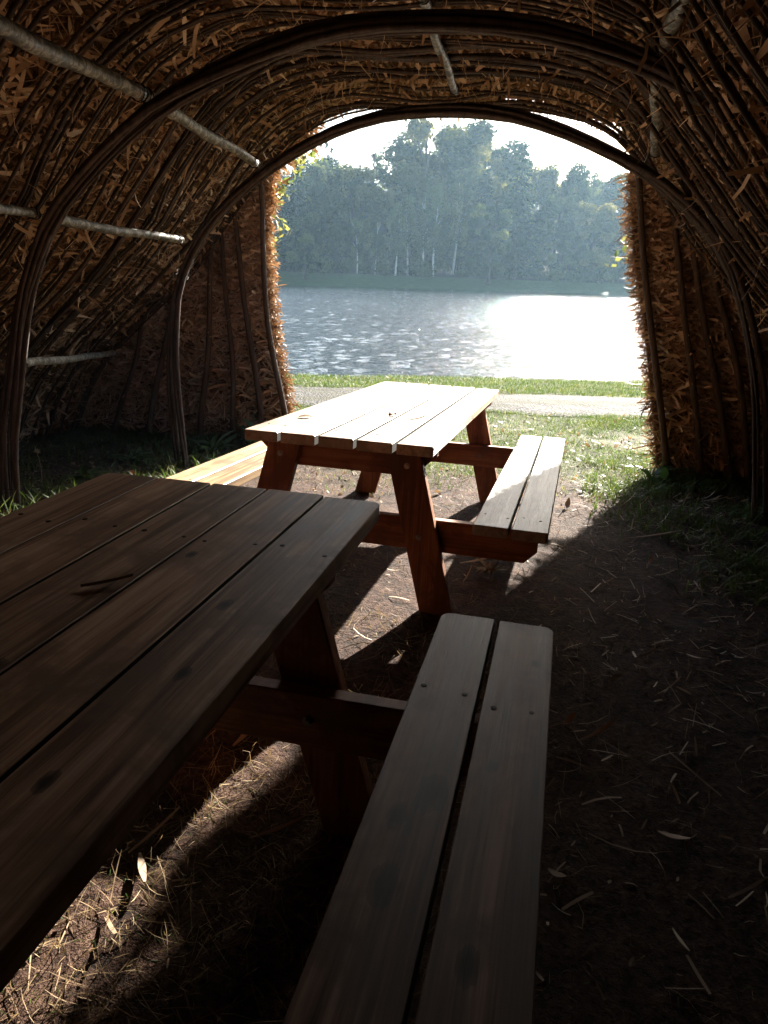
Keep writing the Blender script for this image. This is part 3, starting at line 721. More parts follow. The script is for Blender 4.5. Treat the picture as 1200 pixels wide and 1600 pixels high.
# ------------------------------------------------------------------ litter on the floor
gzf = lambda x, y: float(gz(x, y))
SH = [  # x, y, length, width, heading, tint, curl, label
    (-.575, 1.385, .155, .006, .95, .95, .25, 'long thin pale stick crossing the strip of sunlight under the table'),
    (-.548, 1.385, .115, .018, -1.15, .72, .12, 'broad cream wood shaving in the sunlight strip below the thin stick'),
    (.73, 1.53, .085, .017, -.75, .85, .5, 'pale curled wood shaving on dark earth, lowest but one beside the near bench'),
    (.655, 1.225, .075, .008, -1.5, .95, .3, 'narrow whitish sliver on the darkest earth, lowest right of the near bench'),
    (.42, 1.385, .060, .020, -1., .22, .6, 'brown wood flake lying close against the long edge of the near bench'),
    (.62, 1.925, .16, .014, .30, .55, .9, 'bent brown wood strip on earth right of the near bench middle'),
    (1.22, 4.66, .10, .035, 1.3, 1.0, .9, 'upright white wood flake where the lit grass meets bare earth'),
    (1.40, 3.58, .075, .020, 1.0, .85, .7, 'forked pale wood chip on open red earth between bench and right wall'),
    (1.40, 4.02, .34, .012, .05, .70, .15, 'long straight grey stick lying on earth before the right end wall'),
    (.40, 3.50, .19, .016, .15, .98, .2, 'white wood strip lying in the gap below the sunlit grey bench'),
    (-.30, 1.45, .15, .013, .3, .35, .4, 'brown sliver in deep shade just right of the sunlight strip'),
    (1.20, 2.55, .09, .016, -1.2, .8, .4, 'short pale chip standing out on brown earth level with the near bench end'),
    (.60, 2.02, .055, .022, .6, .6, .8, 'small tan flake beside the near bench, above the bent brown strip'),
    (-.10, 1.78, .10, .024, .7, .75, .7, 'pale curled flake half in sun beside the shaded table leg'),
    (-.42, 1.83, .19, .022, 1.05, .35, .5, 'reddish wood shaving leaning in the sun patch under the shaded table'),
    (1.75, 3.35, .13, .015, -.3, .55, .5, 'brownish strip on earth near the foot of the right wall'),
]
for x, y, L_, W_, hd, ti, cu, lb in SH:
    strip_obj('wood_shaving' if 'stick' not in lb else 'stick', (x, y, gzf(x, y) + .008), (cos(hd), sin(hd), .10), L_, W_, cu, M['chip'], ti, lb, 'wood shaving' if 'stick' not in lb else 'stick', th=.003 if 'stick' not in lb else .006, N=(.1, -.15, 1))

def floor_scatter(n, xlo, xhi, ylo, yhi, dens):
    x = rng.uniform(xlo, xhi, n * 3); y = rng.uniform(ylo, yhi, n * 3)
    k = rng.random(n * 3) < dens(x, y); x, y = x[k][:n], y[k][:n]
    return x, y
def hut_xy_(v, u): return LAT[0] * v + AX[0] * u, LAT[1] * v + AX[1] * u
def inhut(x, y): return x * AX[0] + y * AX[1], x * LAT[0] + y * LAT[1]
def gsurf(x, y):
    return gz(x, y) + np.where(y < 13, noise2(x * 1.1, y * 1.1, 2) * .018 + noise2(x * 4.1, y * 4.1, 5) * .010 + noise2(x * 11, y * 11, 1) * .004 - .012, 0)
# fine dry fibres and needles
x, y = floor_scatter(46000, -3.2, 3.2, .55, 6.2, lambda x, y: np.clip(.5 + .7 * noise2(x * 1.3, y * 1.3, 3), .06, 1) * np.where(np.hypot((x + .3) * 1.3, y - 1.8) < 1.15, 1, .22))
n = len(x); th = rng.uniform(0, 2 * pi, n)
fib = ribbons(np.stack([x, y, gsurf(x, y) + .003], 1), np.stack([np.cos(th), np.sin(th), rng.uniform(-.02, .40, n)], 1), np.array([0, 0, 1.]) + rng.normal(0, .4, (n, 3)),
              rng.uniform(.03, .11, n), rng.uniform(.0010, .0032, n), rng.normal(0, 1.4, n), 3, .3, rng.beta(1.6, 1.4, n))
o = build_mesh('dry_grass', *fib, M['drygrass']); tag(o, 'dry grass and needles strewn over the earth floor', 'dry grass', kind='stuff')
x, y = floor_scatter(3000, -3.4, 3.2, .5, 6.3, lambda x, y: np.clip(.45 + .6 * noise2(x * 1.1, y * 1.1, 8), .05, 1))
n = len(x); th = rng.uniform(0, 2 * pi, n); big = rng.random(n) < .08
chips = ribbons(np.stack([x, y, gsurf(x, y) + .004], 1), np.stack([np.cos(th), np.sin(th), rng.uniform(-.02, .22, n)], 1), np.array([0, 0, 1.]) + rng.normal(0, .35, (n, 3)),
                np.where(big, rng.uniform(.04, .10, n), rng.uniform(.012, .04, n)), np.where(big, rng.uniform(.004, .010, n), rng.uniform(.003, .008, n)), rng.normal(0, .7, n), 3, .7, rng.beta(1.3, 1.9, n))
n = 1100
xa, ya = hut_xy_(rng.normal(.9, .5, n), rng.uniform(1.2, 5.9, n)); th = rng.uniform(0, 2 * pi, n)
c2 = ribbons(np.stack([xa, ya, gsurf(xa, ya) + .006], 1), np.stack([np.cos(th), np.sin(th), rng.uniform(-.02, .3, n)], 1), np.array([0, 0, 1.]) + rng.normal(0, .35, (n, 3)),
             rng.uniform(.03, .13, n) * np.where(rng.random(n) < .1, 1.6, 1), rng.uniform(.0025, .009, n), rng.normal(0, .6, n), 3, .75, rng.beta(2.0, 1.5, n))
chips = join([chips, c2])
o = build_mesh('shaving_litter', *chips, M['chip']); tag(o, 'small wood shavings littering the earth floor', 'shavings', kind='stuff')

# ------------------------------------------------------------------ grass
def blades(x, y, hlo, hhi, wlo, whi, lean, tint, curl=.7, seg=3):
    n = len(x); th = rng.uniform(0, 2 * pi, n)
    D = np.stack([np.cos(th) * rng.uniform(0, lean, n), np.sin(th) * rng.uniform(0, lean, n), np.ones(n)], 1)
    N = np.stack([np.cos(th), np.sin(th), np.full(n, -.1)], 1)
    L = rng.uniform(hlo, hhi, n); W = rng.uniform(wlo, whi, n)
    B = nrm(np.cross(N, D))
    V, F, T = ribbons(np.stack([x, y, gsurf(x, y) - .005], 1), D, N, L, W, -np.abs(rng.normal(curl, .4, n)) * -1, seg, .12, tint)
    return V, F, T
x, y = floor_scatter(85000, -3.5, 5.5, 4.9, 9.35, lambda x, y: np.clip(.50 + .9 * noise2(x * .9, y * 1.2, 4), .02, 1) * np.clip((inhut(x, y)[0] - 4.9 + .5 * noise2(x, y, 9)) * .8, 0, 1) * np.where((inhut(x, y)[1] > .2), 1., .62))
g1 = blades(x, y, .025, .07, .0025, .0055, .7, np.clip(rng.beta(2, 2, len(x)) + .25 * noise2(x * 2, y * 2, 6), 0, 1))
x, y = floor_scatter(46000, -4.5, 9, 11.35, 14.4, lambda x, y: np.where((y > 11.42 + .03 * x + .06 * noise2(x * 3, y)) & (y < near_shore(x) + .12), 1., 0))
g2 = blades(x, y, .03, .085, .005, .010, .6, np.clip(rng.beta(2, 2, len(x)) + .2 * noise2(x * 2, y * 2, 2), 0, 1), .7, 2)
x, y = floor_scatter(9000, -4, 7, 9.0, 11.6, lambda x, y: np.clip(.5 + noise2(x * 1.7, y * 2, 3), .1, 1) * (np.exp(-((y - 10.25 - .1 * np.sin(x)) / .22) ** 2) * .7 + np.exp(-((y - 9.22 - .06 * np.sin(x * 2.3)) / .16) ** 2) + np.exp(-((y - 11.5) / .14) ** 2)))
g3 = blades(x, y, .02, .065, .004, .008, .8, rng.beta(2, 1.6, len(x)), .7, 2)
o = build_mesh('lawn_grass', *join([g1, g2, g3]), M['grass']); tag(o, 'short sunlit grass between the hut and the lake', 'grass', kind='stuff')
# rank grass along the hut walls
def hut_xy(v, u): return LAT[0] * v + AX[0] * u, LAT[1] * v + AX[1] * u
n = 5200
uu_ = rng.uniform(3.3, 6.15, n); vv_ = np.where(rng.random(n) < .5, rng.uniform(-4.1, -2.75, n), rng.uniform(-3.4, -2.2, n)); keep = (rng.random(n) < np.clip(.5 + 1.0 * noise2(uu_ * 1.6, vv_ * 1.6, 5), .04, 1))
xl, yl = hut_xy(vv_[keep], uu_[keep])
gl = blades(xl, yl, .05, .20, .004, .009, .8, rng.beta(2, 2.2, len(xl)), 1.0)
n = 24000
uu_ = rng.uniform(3.4, 6.6, n); vv_ = rng.uniform(.15, 2.2, n); keep = (rng.random(n) < np.clip(.35 + 1.0 * noise2(uu_ * 1.5, vv_ * 1.7, 1), .02, 1) * np.clip((vv_ - .2 + (uu_ - 4.6) * .35) * 1.3, 0, 1))
xr, yr = hut_xy(vv_[keep], uu_[keep])
gr = blades(xr, yr, .05, .17, .004, .009, .8, np.clip(.25 + .6 * rng.beta(2.6, 2., len(xr)), 0, .85), 1.0)
n = 1500
uu_ = rng.uniform(1.0, 4.2, n); vv_ = rng.uniform(.1, 2.0, n); keep = rng.random(n) < np.clip(.1 + 1.1 * noise2(uu_ * 1.7, vv_ * 1.7, 7), 0, 1)
xs, ys = hut_xy(vv_[keep], uu_[keep])
gs = blades(xs, ys, .02, .06, .002, .004, .9, rng.beta(2, 2, len(xs)), 1.0)
n = 500
xs, ys = rng.uniform(-1.1, -.3, n), rng.uniform(1.0, 1.7, n); gs2 = blades(xs, ys, .015, .05, .0015, .003, .9, rng.beta(2, 2, n), 1.)
o = build_mesh('rank_grass', *join([gl, gr, gs, gs2]), M['grass']); tag(o, 'longer dark grass growing along the foot of the hut walls', 'grass', kind='stuff')
# leaf litter on the lawn
x, y = floor_scatter(1100, -2.5, 5, 4.6, 9.3, lambda x, y: np.clip(.5 + .5 * noise2(x * 1.5, y * 1.5, 12), .1, 1))
n = len(x); th = rng.uniform(0, 2 * pi, n)
lit = ribbons(np.stack([x, y, gsurf(x, y) + .012], 1), np.stack([np.cos(th), np.sin(th), rng.uniform(-.1, .35, n)], 1), np.array([0, 0, 1.]) + rng.normal(0, .3, (n, 3)), rng.uniform(.03, .075, n), rng.uniform(.016, .04, n), rng.normal(0, .8, n), 3, .15, rng.beta(2, 2, n))
o = build_mesh('leaf_litter', *lit, M['litter']); tag(o, 'dry fallen leaves scattered over the lawn', 'fallen leaves', kind='stuff')

# single broad-leaved weeds
def weed(v, u, n, size, label, mt, spread=.5, rise=1.):
    x0, y0 = hut_xy(v, u); root = empty('weed_plant', (x0, y0, gzf(x0, y0)))
    tag(root, label, 'weed')
    th = rng.uniform(0, 2 * pi, n); L = size * rng.uniform(.55, 1.15, n)
    D = np.stack([np.cos(th) * spread, np.sin(th) * spread, rise * rng.uniform(.4, 1.2, n)], 1)
    N = np.stack([-np.cos(th), -np.sin(th), np.full(n, .8)], 1)
    P = np.stack([rng.normal(0, size * .12, n), rng.normal(0, size * .12, n), np.zeros(n)], 1)
    lf = ribbons(P, D, N, L, L * rng.uniform(.16, .28, n), -rng.uniform(.6, 1.6, n), 6, .08, rng.beta(2, 2, n), rng.normal(0, .4, n))
    build_mesh('foliage', *lf, mt, root)
    st = ribbons(np.zeros((5, 3)), np.stack([rng.normal(0, .4, 5), rng.normal(0, .4, 5), np.ones(5)], 1), rng.normal(0, 1, (5, 3)), size * rng.uniform(.4, .8, 5), np.full(5, .006), rng.normal(0, .4, 5), 4, .6)
    build_mesh('stem', *st, mt, root)
    return root
weed(-2.92, 5.55, 22, .26, 'bushy green weed beside the foot of the inner left arch', M['weed'])
weed(-2.62, 5.95, 14, .32, 'tall leaning weed before the left end wall nearest the sunlit table', M['weed'], .4, 1.3)
weed(-3.35, 5.0, 26, .24, 'low broad-leaved weed at the dark foot of the left wall', M['weed'], .8, .7)
weed(-3.30, 4.35, 24, .22, 'sunlit spiky weed between the shaded table and the left arches', M['grass'], .7, .9)
weed(.95, 5.85, 26, .26, 'green weed at the foot of the right end wall beside the lawn', M['weed'], .8, .7)
weed(1.25, 5.2, 22, .20, 'dark weed in shade before the right arch foot', M['weed'], .8, .6)
weed(.75, 6.0, 9, .38, 'long bladed plant bending against the right end wall post', M['weed'], .6, .9)
weed(-.30, 3.42, 26, .10, 'small dry grass tuft at the foot of the sunlit table leg', M['drygrass'], .5, 1.2)
# dry seed stalk
xs_, ys_ = hut_xy(-3.42, 4.05); st = empty('seed_stalk', (xs_, ys_, gzf(xs_, ys_))); tag(st, 'dry seed stalk with a pale fluffy head beside the left arch leg', 'dry plant')
mb = MB(); mb.tube([(0, 0, 0), (.006, 0, .08), (0, .004, .17), (-.012, 0, .245)], .0028, 5, .6); mb.build('stem', M['drygrass'], st)
n = 60; D = nrm(rng.normal(0, 1, (n, 3)) + np.array([0, 0, .8]))
hd = ribbons(np.tile(np.array([-.012, 0, .24]), (n, 1)), D, rng.normal(0, 1, (n, 3)), rng.uniform(.014, .034, n), rng.uniform(.003, .006, n), rng.normal(0, .6, n), 2, .3, rng.uniform(.75, 1, n))
build_mesh('seed_head', *hd, M['drygrass'], st)

# ------------------------------------------------------------------ trees
def leafcloud(C, Rr, n, size, asp=.6, flat=.0, shell=.5, seed=0, droop=0.):
    """n small leaf faces spread through blobs C (centres) of radius Rr"""
    g = np.random.default_rng(seed)
    C = np.asarray(C); Rr = np.broadcast_to(np.asarray(Rr, float), (len(C),))
    w = Rr ** 2; k = g.choice(len(C), n, p=w / w.sum())
    d = nrm(g.normal(0, 1, (n, 3))); r = Rr[k] * (shell + (1 - shell) * g.random(n) ** .6) * g.uniform(.8, 1.12, n)
    P = C[k] + d * r[:, None] * np.array([1, 1, 1 - flat])
    if droop: P[:, 2] -= droop * g.random(n) ** 2
    dd = nrm(d + g.normal(0, .32, (n, 3))); a = nrm(np.cross(dd, g.normal(0, 1, (n, 3)))); b = np.cross(dd, a)
    s = size * g.uniform(.55, 1.3, n)
    hx = a * s[:, None] * .5; hy = b * (s * asp)[:, None] * .5
    V = np.stack([P - hx, P - hy * .9, P + hx, P + hy], 1).reshape(-1, 3)
    F = (np.arange(n) * 4)[:, None] + np.array([[0, 1, 2, 3]])
    ti = np.clip(g.beta(2, 2, n) * .30 + (g.random(len(C)) * .72)[k], 0, 1)
    return V, F, np.repeat(ti, 4)
def trunk_mb(h, r, limbs, seed, top=.9, wob=.02, n=7):
    g = np.random.default_rng(seed); mb = MB()
    t = np.linspace(0, 1, 9); ph = g.random() * 6
    pts = np.stack([h * wob * np.sin(t * 4 + ph), h * wob * np.cos(t * 3.1 + ph) - h * wob * cos(ph), t * h * top], 1); pts[:, 0] -= pts[0, 0]; pts[:, 1] -= pts[0, 1]
    mb.tube(pts, r * (1.25 - 1.1 * t) * np.where(t == 0, 1.25, 1), n, .5)
    for (z, az, L, up) in limbs:
        p = np.array([np.interp(z * h, pts[:, 2], pts[:, k]) for k in range(3)])
        d = np.array([cos(az), sin(az), up]); d /= np.linalg.norm(d)
        q_ = [p, p + d * L * .45 + np.array([0, 0, .02 * L]), p + d * L + np.array([0, 0, .14 * L])]
        mb.tube(q_, [r * .42, r * .26, r * .08], 5, .5)
    return mb
def make_tree(kind, seed, fol=None):
    """unit height 10 m prototype: (trunk mesh builder, crown arrays)"""
    g = np.random.default_rng(seed); h = 10.
    if kind == 'broad':
        C, Rr = [], []
        W = g.uniform(2.5, 3.3)
        for i in range(44):
            z = g.uniform(.20, .94); env = (1 - abs((z - .52) / .52) ** 2.2) ** .6
            a = g.random() * 6.28; rr = W * env * g.uniform(.45, 1.02)
            C.append((rr * cos(a), rr * sin(a), z * h)); Rr.append(g.uniform(.45, 1.15))
        cr = leafcloud(C, Rr, 16000, .29, .66, .15, .55, seed)
        tr = trunk_mb(h, .22, [(g.uniform(.25, .7), g.random() * 6.28, g.uniform(1.6, 3), g.uniform(.4, 1.1)) for _ in range(9)], seed)
    elif kind == 'birch':
        C, Rr = [], []
        for i in range(30):
            z = g.uniform(.36, .98); env = max(.12, (1 - abs((z - .55) / .46) ** 2) ** .7) if abs(z - .55) < .45 else .12
            a = g.random() * 6.28; rr = 1.55 * env * g.uniform(.2, 1.)
            C.append((rr * cos(a), rr * sin(a), z * h)); Rr.append(g.uniform(.35, .75))
        cr = leafcloud(C, Rr, 8500, .24, .7, -.35, .35, seed, 1.0)
        tr = trunk_mb(h, .115, [(g.uniform(.4, .8), g.random() * 6.28, g.uniform(.8, 1.5), 1.2) for _ in range(6)], seed, .95, .018)
    elif kind == 'spruce':
        V, F, T = [], [], []; n = 0; parts = []
        for lv in range(26):
            z = .10 + .88 * lv / 25; rad = 2.1 * (1 - z) ** .8 + .08
            m_ = max(5, int(13 * (1 - z) + 4)); ph = g.random() * 6
            for j in range(m_):
                a = ph + j * 6.28 / m_ + g.normal(0, .15); Lb = rad * g.uniform(.75, 1.15); k = max(6, int(30 * Lb / 2))
                t = g.random(k) ** .7; side_ = g.normal(0, .16, k) * Lb * (1 - t * .6)
                P = np.stack([t * Lb * cos(a) - side_ * sin(a), t * Lb * sin(a) + side_ * cos(a), z * h - .34 * Lb * t ** 1.3 + .10 * Lb * t ** 3 + g.normal(0, .05, k)], 1)
                D = np.stack([np.full(k, cos(a)) + g.normal(0, .5, k), np.full(k, sin(a)) + g.normal(0, .5, k), g.uniform(-1.1, -.1, k)], 1)
                parts.append(ribbons(P, D, np.array([0, 0, 1.]) + g.normal(0, .4, (k, 3)), g.uniform(.18, .42, k), g.uniform(.08, .16, k), np.zeros(k), 1, 1., np.clip(g.beta(2, 2, k), 0, 1)))
        cr = join(parts)
        tr = trunk_mb(h, .17, [], seed, .99, .004)
    else:       # thin: sparse crown with the sky showing through
        C, Rr = [], []
        limbs = []
        for i in range(22):
            z = g.uniform(.5, .99); a = g.random() * 6.28; rr = g.uniform(.3, 2.3) * (1.2 - z * .6)
            for t_ in (.55, .8, 1.0):
                C.append((rr * t_ * cos(a) + g.normal(0, .12), rr * t_ * sin(a) + g.normal(0, .12), z * h - (1 - t_) * rr * .4)); Rr.append(g.uniform(.12, .34))
            limbs.append((z - .055 * rr, a, rr * 1.05, .45))
        cr = leafcloud(C, Rr, 1900, .20, .6, .3, .1, seed)
        tr = trunk_mb(h, .15, limbs, seed, .97, .02)
    return tr, cr
PROTO = {}
def proto(key, kind, fol, seed):
    tr, cr = make_tree(kind, seed)
    t_o = tr.build('trunk', M['birch_trunk'] if kind == 'birch' else M['trunk'], None, True); c_o = build_mesh('crown', *cr, M['f_' + fol])
    PROTO.setdefault(key, []).append((t_o.data, c_o.data))
    bpy.data.objects.remove(t_o); bpy.data.objects.remove(c_o)
for s_ in range(5): proto('mid', 'broad', 'mid', 100 + s_)
for s_ in range(2): proto('bigoak', 'broad', 'oak', 200 + s_)
for s_ in range(2): proto('oak', 'broad', 'oak', 300 + s_)
for s_ in range(2): proto('yel', 'broad', 'yel', 400 + s_)
for s_ in range(3): proto('birch', 'birch', 'birch', 500 + s_)
proto('birchy', 'birch', 'yel', 520)
for s_ in range(2): proto('spruce', 'spruce', 'spruce', 600 + s_)
for s_ in range(3): proto('thin', 'thin', 'mid', 700 + s_)
KIND = {'mid': ('mid', 'broadleaf_tree', 1.), 'bigoak': ('bigoak', 'oak_tree', 1.3), 'oak': ('oak', 'oak_tree', 1.05), 'oaky': ('yel', 'broadleaf_tree', .6), 'yel': ('yel', 'broadleaf_tree', .85), 'willow': ('yel', 'willow_tree', 1.15),
        'birch': ('birch', 'birch_tree', 1.), 'birchy': ('birchy', 'birch_tree', 1.), 'birch_bush': ('mid', 'lakeside_tree', 1.15), 'spruce': ('spruce', 'spruce_tree', 1.), 'pine': ('thin', 'pine_tree', .55), 'scraggly': ('thin', 'thin_tree', .95)}
TREES = [  # kind, bearing, elevation of the top, metres inland, label
 ('spruce', -7.20, 8.2, 12, 'broad dark spruce, the tallest conifer at the left end of the far wood'), ('spruce', -8.37, 7.8, 14, 'dark spruce half hidden by the straw edge left of the opening'),
 ('birch_bush', -6.52, 4.23, 4, 'low rounded tree standing on the far bank below the tall left spruce'), ('oak', -3.21, 7.2, 17, 'round yellow-green oak catching light, left of the thin trees'),
 ('oaky', -1.02, 6.02, 20, 'small pale yellow tree tucked right of the round yellow-green oak'), ('pine', -4.87, 8.88, 30, 'slender bare-stemmed pine rising above the left of the far wood'),
 ('scraggly', -1.44, 8.94, 34, 'sparse see-through tree standing clear against the sky in the treeline dip'), ('mid', -5.48, 7.7, 30, None), ('mid', -.10, 7.6, 40, None), ('mid', 1.46, 7.18, 40, None), ('mid', -3.64, 7.1, 24, None),
 ('birch', -2.67, 3.96, 12, 'shortest white-stemmed birch, leftmost along the far bank'), ('birch', -1.36, 3.70, 13, 'white-stemmed birch second from the left on the far bank'), ('birch', .18, 4.79, 12, 'white-stemmed birch leaning right of the small pale yellow tree'),
 ('birch', 1.07, 5.75, 14, 'tall white-stemmed birch left of the close birch pair'), ('birch', 2.27, 5.62, 13, 'left birch of the close white-stemmed pair in the middle'), ('birch', 2.99, 6.06, 12, 'right birch of the close white-stemmed pair in the middle'),
 ('birchy', 4.42, 6.60, 14, 'yellow-topped narrow birch right of the white-stemmed pair'), ('bigoak', 2.65, 10.25, 26, 'highest crown of the far wood, a great oak under the arch top'), ('bigoak', 5.04, 9.91, 30, 'great pale oak joined to the right of the highest crown'),
 ('mid', 6.65, 9.05, 34, 'tall rounded tree between the great oaks and the pointed spruce'), ('spruce', 8.87, 8.78, 13, 'pointed blue-green spruce standing alone right of the great oaks'), ('spruce', 6.45, 7.30, 16, 'smaller spruce in front of the great pale oak'),
 ('yel', 7.69, 7.9, 30, 'light yellowish tree showing left of the pointed spruce'), ('yel', 10.25, 7.5, 30, 'light yellowish tree showing right of the pointed spruce'), ('mid', 11.65, 7.6, 26, 'rounded dark green tree halfway down the right treeline'), ('mid', 12.96, 6.9, 36, None),
 ('scraggly', 13.78, 8.02, 40, 'thin tree poking above the low right end of the treeline'), ('willow', 14.02, 5.37, 16, 'pale gold spreading tree glowing at the right of the far wood'), ('mid', 16.31, 7.1, 36, None), ('mid', 17.44, 6.6, 26, None),
 ('birch_bush', 7.10, 4.99, 5, 'feathery grey-green tree with twin pale stems standing on the right bank'), ('mid', 10.67, 4.56, 14, None), ('mid', 16.22, 4.03, 20, None), ('mid', 18.39, 5.08, 18, None), ('mid', -4.30, 4.11, 17, None),
 ('mid', -7.76, 3.75, 12, None), ('mid', 3.80, 4.82, 18, None), ('mid', 5.86, 4.96, 18, None), ('mid', 8.68, 4.52, 14, None), ('mid', 12.76, 3.76, 14, None), ('mid', 1.07, 3.66, 18, None), ('mid', -2.02, 5.47, 28, None),
 ('mid', -10.23, 5.53, 22, None), ('spruce', -11.77, 6.26, 26, None), ('mid', -9.59, 3.46, 12, None), ('mid', 15.33, 6.9, 44, None), ('mid', 19.50, 5.88, 34, None), ('mid', 21.30, 4.70, 24, None), ('mid', 1.78, 8.08, 44, None),
 ('mid', -6.0, 7.2, 24, None), ('mid', 4.46, 8.55, 40, None)]
g_ = np.random.default_rng(77)
for i, (kd, az, el, s_, lb) in enumerate(TREES):
    a_ = R(az); t_ = (SH0 + SHL * s_) / (cos(a_) - SHK * sin(a_)); x_, y_ = t_ * sin(a_), t_ * cos(a_)
    z_ = float(gz(x_, y_)) - .15
    hh = t_ * math.tan(R(el)) + H_CAM - z_
    key, nm, wf = KIND[kd]
    td, cd = PROTO[key][i % len(PROTO[key])]
    root = empty(nm, (x_, y_, z_), g_.random() * 6.28)
    w_ = hh / 10 * wf * (1.0 if kd != 'mid' else g_.uniform(.85, 1.2))
    root.scale = (w_, w_, hh / 10)
    if kd == 'birch_bush': root.scale = (hh / 10 * .95, hh / 10 * .95, hh / 10)
    for nm2, dt in (('trunk', td), ('crown', cd)):
        o = bpy.data.objects.new(nm2, dt); COL.objects.link(o); o.parent = root
    if lb: tag(root, lb, 'tree', 'trees of the far wood')
    else: tag(root, 'dark green tree filling the depth of the far wood', 'tree', 'dark trees filling the far wood')
# brushwood under the far trees
C, Rr = [], []
for x_ in np.arange(-45, 95, 2.2):
    for row in range(2):
        s_ = 12.5 + row * 5 + g_.uniform(-1.2, 1.2); xx = x_ + g_.uniform(-1, 1); y_ = SH0 + SHK * xx + SHL * s_
        C.append((xx, y_, float(gz(xx, y_)) + g_.uniform(.3, 1.6) + row)); Rr.append(g_.uniform(.9, 2.0) + row * .6)
uv = leafcloud(C, Rr, 48000, .5, .6, .2, .4, 5)
o = build_mesh('undergrowth', *uv, M['f_mid']); tag(o, 'dark undergrowth along the foot of the far wood', 'undergrowth', kind='stuff')
C, Rr = [], []
for s_ in (50, 58, 66):
    for x_ in np.arange(-75, 175, 4.6):
        xx = x_ + g_.uniform(-2, 2); y_ = SH0 + SHK * xx + SHL * s_
        hh = (math.hypot(xx, y_) * .085 + 3) * g_.uniform(.8, 1.05)
        for q_ in range(3): C.append((xx + g_.normal(0, 1.2), y_ + g_.normal(0, 1.2), float(gz(xx, y_)) + hh * (.35 + .25 * q_))); Rr.append(g_.uniform(1.8, 3.0))
for s_ in (24, 30, 38):                         # understorey between the first trees
    for x_ in np.arange(-45, 64, 3.4):
        xx = x_ + g_.uniform(-1.5, 1.5); y_ = SH0 + SHK * xx + SHL * s_; hh = math.hypot(xx, y_) * g_.uniform(.055, .085) + 1
        for q_ in range(4): C.append((xx + g_.normal(0, 1.), y_ + g_.normal(0, 1.), float(gz(xx, y_)) + hh * (.12 + .24 * q_))); Rr.append(g_.uniform(1.5, 2.5))
for s_ in (13, 20, 28, 36, 44):                 # the wood runs on to the right along the shore
    for x_ in np.arange(62, 190, 3.6):
        xx = x_ + g_.uniform(-1.5, 1.5); y_ = SH0 + SHK * xx + SHL * s_; hh = g_.uniform(15, 20)
        for q_ in range(5): C.append((xx + g_.normal(0, 1.), y_ + g_.normal(0, 1.), float(gz(xx, y_)) + hh * (.15 + .17 * q_))); Rr.append(g_.uniform(2.0, 3.2))
uv = leafcloud(C, Rr, 150000, .66, .6, .1, .4, 6)
o = build_mesh('distant_woods', *uv, M['f_mid']); tag(o, 'mass of woodland behind the first trees across the lake', 'woods', kind='stuff')

# foliage just outside the hut
yt = empty('young_tree', (-2.05, 9.2, gzf(-2.05, 9.2))); tag(yt, 'young tree with yellowing sunlit leaves peeping round the left end wall', 'tree')
mb = MB(); mb.tube([(0, 0, 0), (.03, 0, 1.2), (.10, .02, 2.2), (.12, .0, 3.3)], [.05, .042, .03, .012], 8, .5)
for q_ in ([(.06, 0, 1.4), (.38, -.05, 1.55), (.70, -.12, 1.85)], [(.09, 0, 1.9), (.5, -.05, 2.25), (.80, -.1, 2.55)], [(.1, 0, 2.3), (.55, -.05, 2.75), (1.1, -.1, 2.95)], [(.11, 0, 2.6), (.3, .1, 3.1), (.5, .2, 3.5)], [(.05, 0, 1.5), (-.4, .1, 1.9), (-.8, .1, 2.3)]):
    mb.tube(q_, [.018, .012, .004], 5, .5)
mb.build('trunk', M['trunk'], yt, True)
C = [(.55, -.08, 1.85), (.68, -.1, 2.05), (.60, -.05, 2.3), (.70, -.1, 2.45), (.82, -.1, 2.65), (.95, -.1, 2.8), (1.08, -.1, 2.88), (.4, 0, 2.6), (.3, .1, 3.1), (.5, .2, 3.4), (.1, 0, 3.3), (-.4, .1, 2.2), (-.8, .1, 2.5), (-.2, 0, 2.8), (.35, -.05, 1.7)]
build_mesh('crown', *leafcloud(C, [.16, .17, .16, .16, .17, .17, .15, .3, .35, .35, .35, .4, .4, .4, .2], 1500, .085, .62, 0, .2, 3), M['yleaf'], yt)
rb = empty('hazel_shrub', (3.25, 7.45, gzf(3.25, 7.45))); tag(rb, 'green leafy shrub poking past the right end wall of the hut', 'shrub')
mb = MB()
for q_ in ([(0, 0, 0), (-.1, 0, 1.1), (-.5, -.05, 1.6), (-1.15, -.08, 1.78)], [(0, 0, 0), (.1, .1, 1.0), (.15, .1, 2.0)], [(0, 0, 0), (-.05, .1, 1.2), (-.18, .05, 2.25)]): mb.tube(q_, np.linspace(.02, .004, len(q_)), 6, .5)
mb.build('stem', M['trunk'], rb, True)
C = [(-1.08, -.06, 1.82), (-1.17, -.08, 1.76), (-1.06, -.05, 1.92), (-.60, .02, 1.7), (.1, .1, 1.9), (.15, .1, 1.4), (-.05, 0, 1.5), (.1, .1, 2.1), (-.12, .02, 2.35)]
build_mesh('foliage', *leafcloud(C, [.08, .07, .07, .12, .3, .3, .14, .3, .14], 420, .075, .66, 0, .2, 9), M['yleaf'], rb)

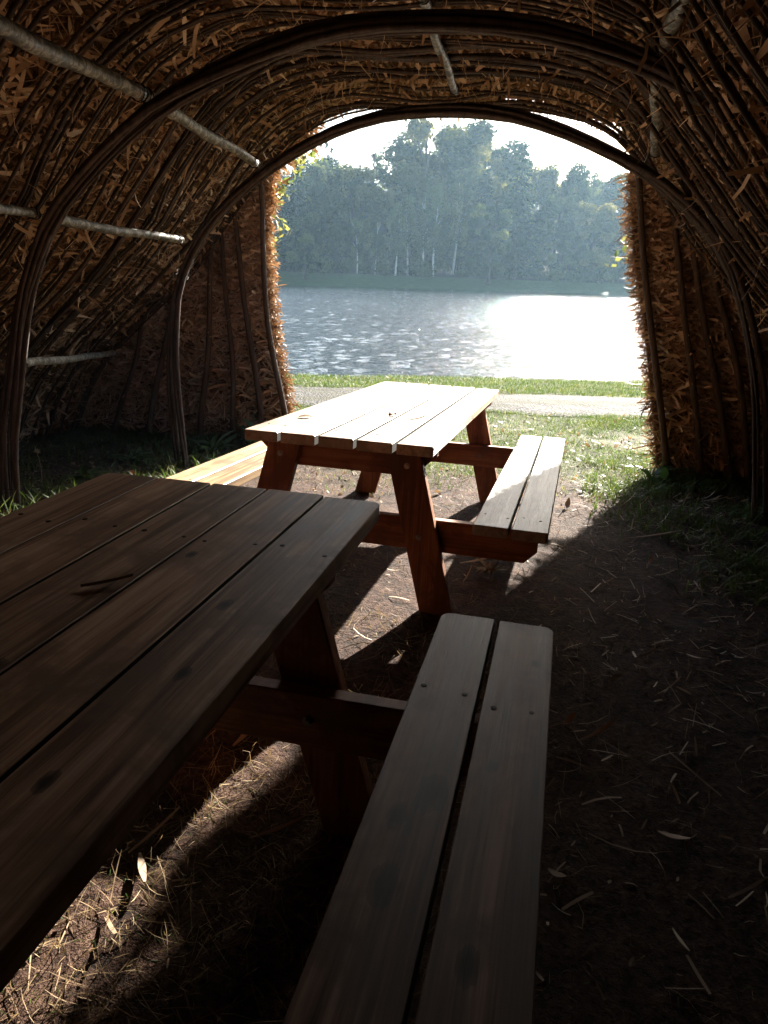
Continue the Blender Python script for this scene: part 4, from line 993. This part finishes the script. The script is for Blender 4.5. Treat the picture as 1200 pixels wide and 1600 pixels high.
# ------------------------------------------------------------------ haze, light, camera
m, nt, out = mat('lake_haze')
pv = nt.nodes.new('ShaderNodeVolumePrincipled'); pv.inputs['Color'].default_value = (.50, .77, 1., 1); pv.inputs['Density'].default_value = .00038; pv.inputs['Anisotropy'].default_value = .35
nt.links.new(pv.outputs[0], out.inputs['Volume'])
mb = MB(); mb.box((15, 200, 22), (760, 590, 52), None, .5, 0, .01); hz = mb.build('haze', m); tag(hz, 'blue morning haze over the lake', 'haze', kind='stuff')

w = bpy.data.worlds.new('World'); S.world = w; w.use_nodes = True
nt = w.node_tree; bg = nt.nodes['Background']
sky = nt.nodes.new('ShaderNodeTexSky'); sky.sky_type = 'NISHITA'; sky.sun_disc = False; sky.sun_elevation = SUN_EL; sky.sun_rotation = SUN_AZ
sky.air_density = 1.; sky.dust_density = 1.3; sky.ozone_density = 1.
nt.links.new(sky.outputs[0], bg.inputs[0]); bg.inputs[1].default_value = .05
sl = bpy.data.lights.new('sun', 'SUN'); sl.energy = 5.; sl.angle = R(.5); sl.color = (1., .93, .82)
so = bpy.data.objects.new('sun', sl); COL.objects.link(so); so.location = (10, 20, 20)
dv = Vector((sin(SUN_AZ) * cos(SUN_EL), cos(SUN_AZ) * cos(SUN_EL), sin(SUN_EL)))
so.rotation_euler = dv.to_track_quat('Z', 'Y').to_euler()

cd = bpy.data.cameras.new('camera'); co = bpy.data.objects.new('camera', cd); COL.objects.link(co)
cd.sensor_fit = 'HORIZONTAL'; cd.sensor_width = 36; cd.lens = 36 * F_PX / 1200; cd.clip_start = .05; cd.clip_end = 2000
fw = Vector((0, cos(PITCH), -sin(PITCH))); up = Vector((0, sin(PITCH), cos(PITCH))); rt = Vector((1, 0, 0))
Rr_ = rt * cos(ROLL) + up * sin(ROLL); Ur = -rt * sin(ROLL) + up * cos(ROLL)
co.matrix_world = Matrix.Translation((0, 0, H_CAM)) @ Matrix((Rr_, Ur, -fw)).transposed().to_4x4()
S.camera = co
S.view_settings.view_transform = 'Standard'; S.view_settings.look = 'None'; S.view_settings.exposure = 2.95; S.view_settings.gamma = 1
c = S.cycles
c.use_denoising = True; c.max_bounces = 8; c.diffuse_bounces = 5; c.glossy_bounces = 3; c.transmission_bounces = 4; c.volume_bounces = 0; c.transparent_max_bounces = 6
c.sample_clamp_indirect = 6.; c.caustics_reflective = False; c.caustics_refractive = False
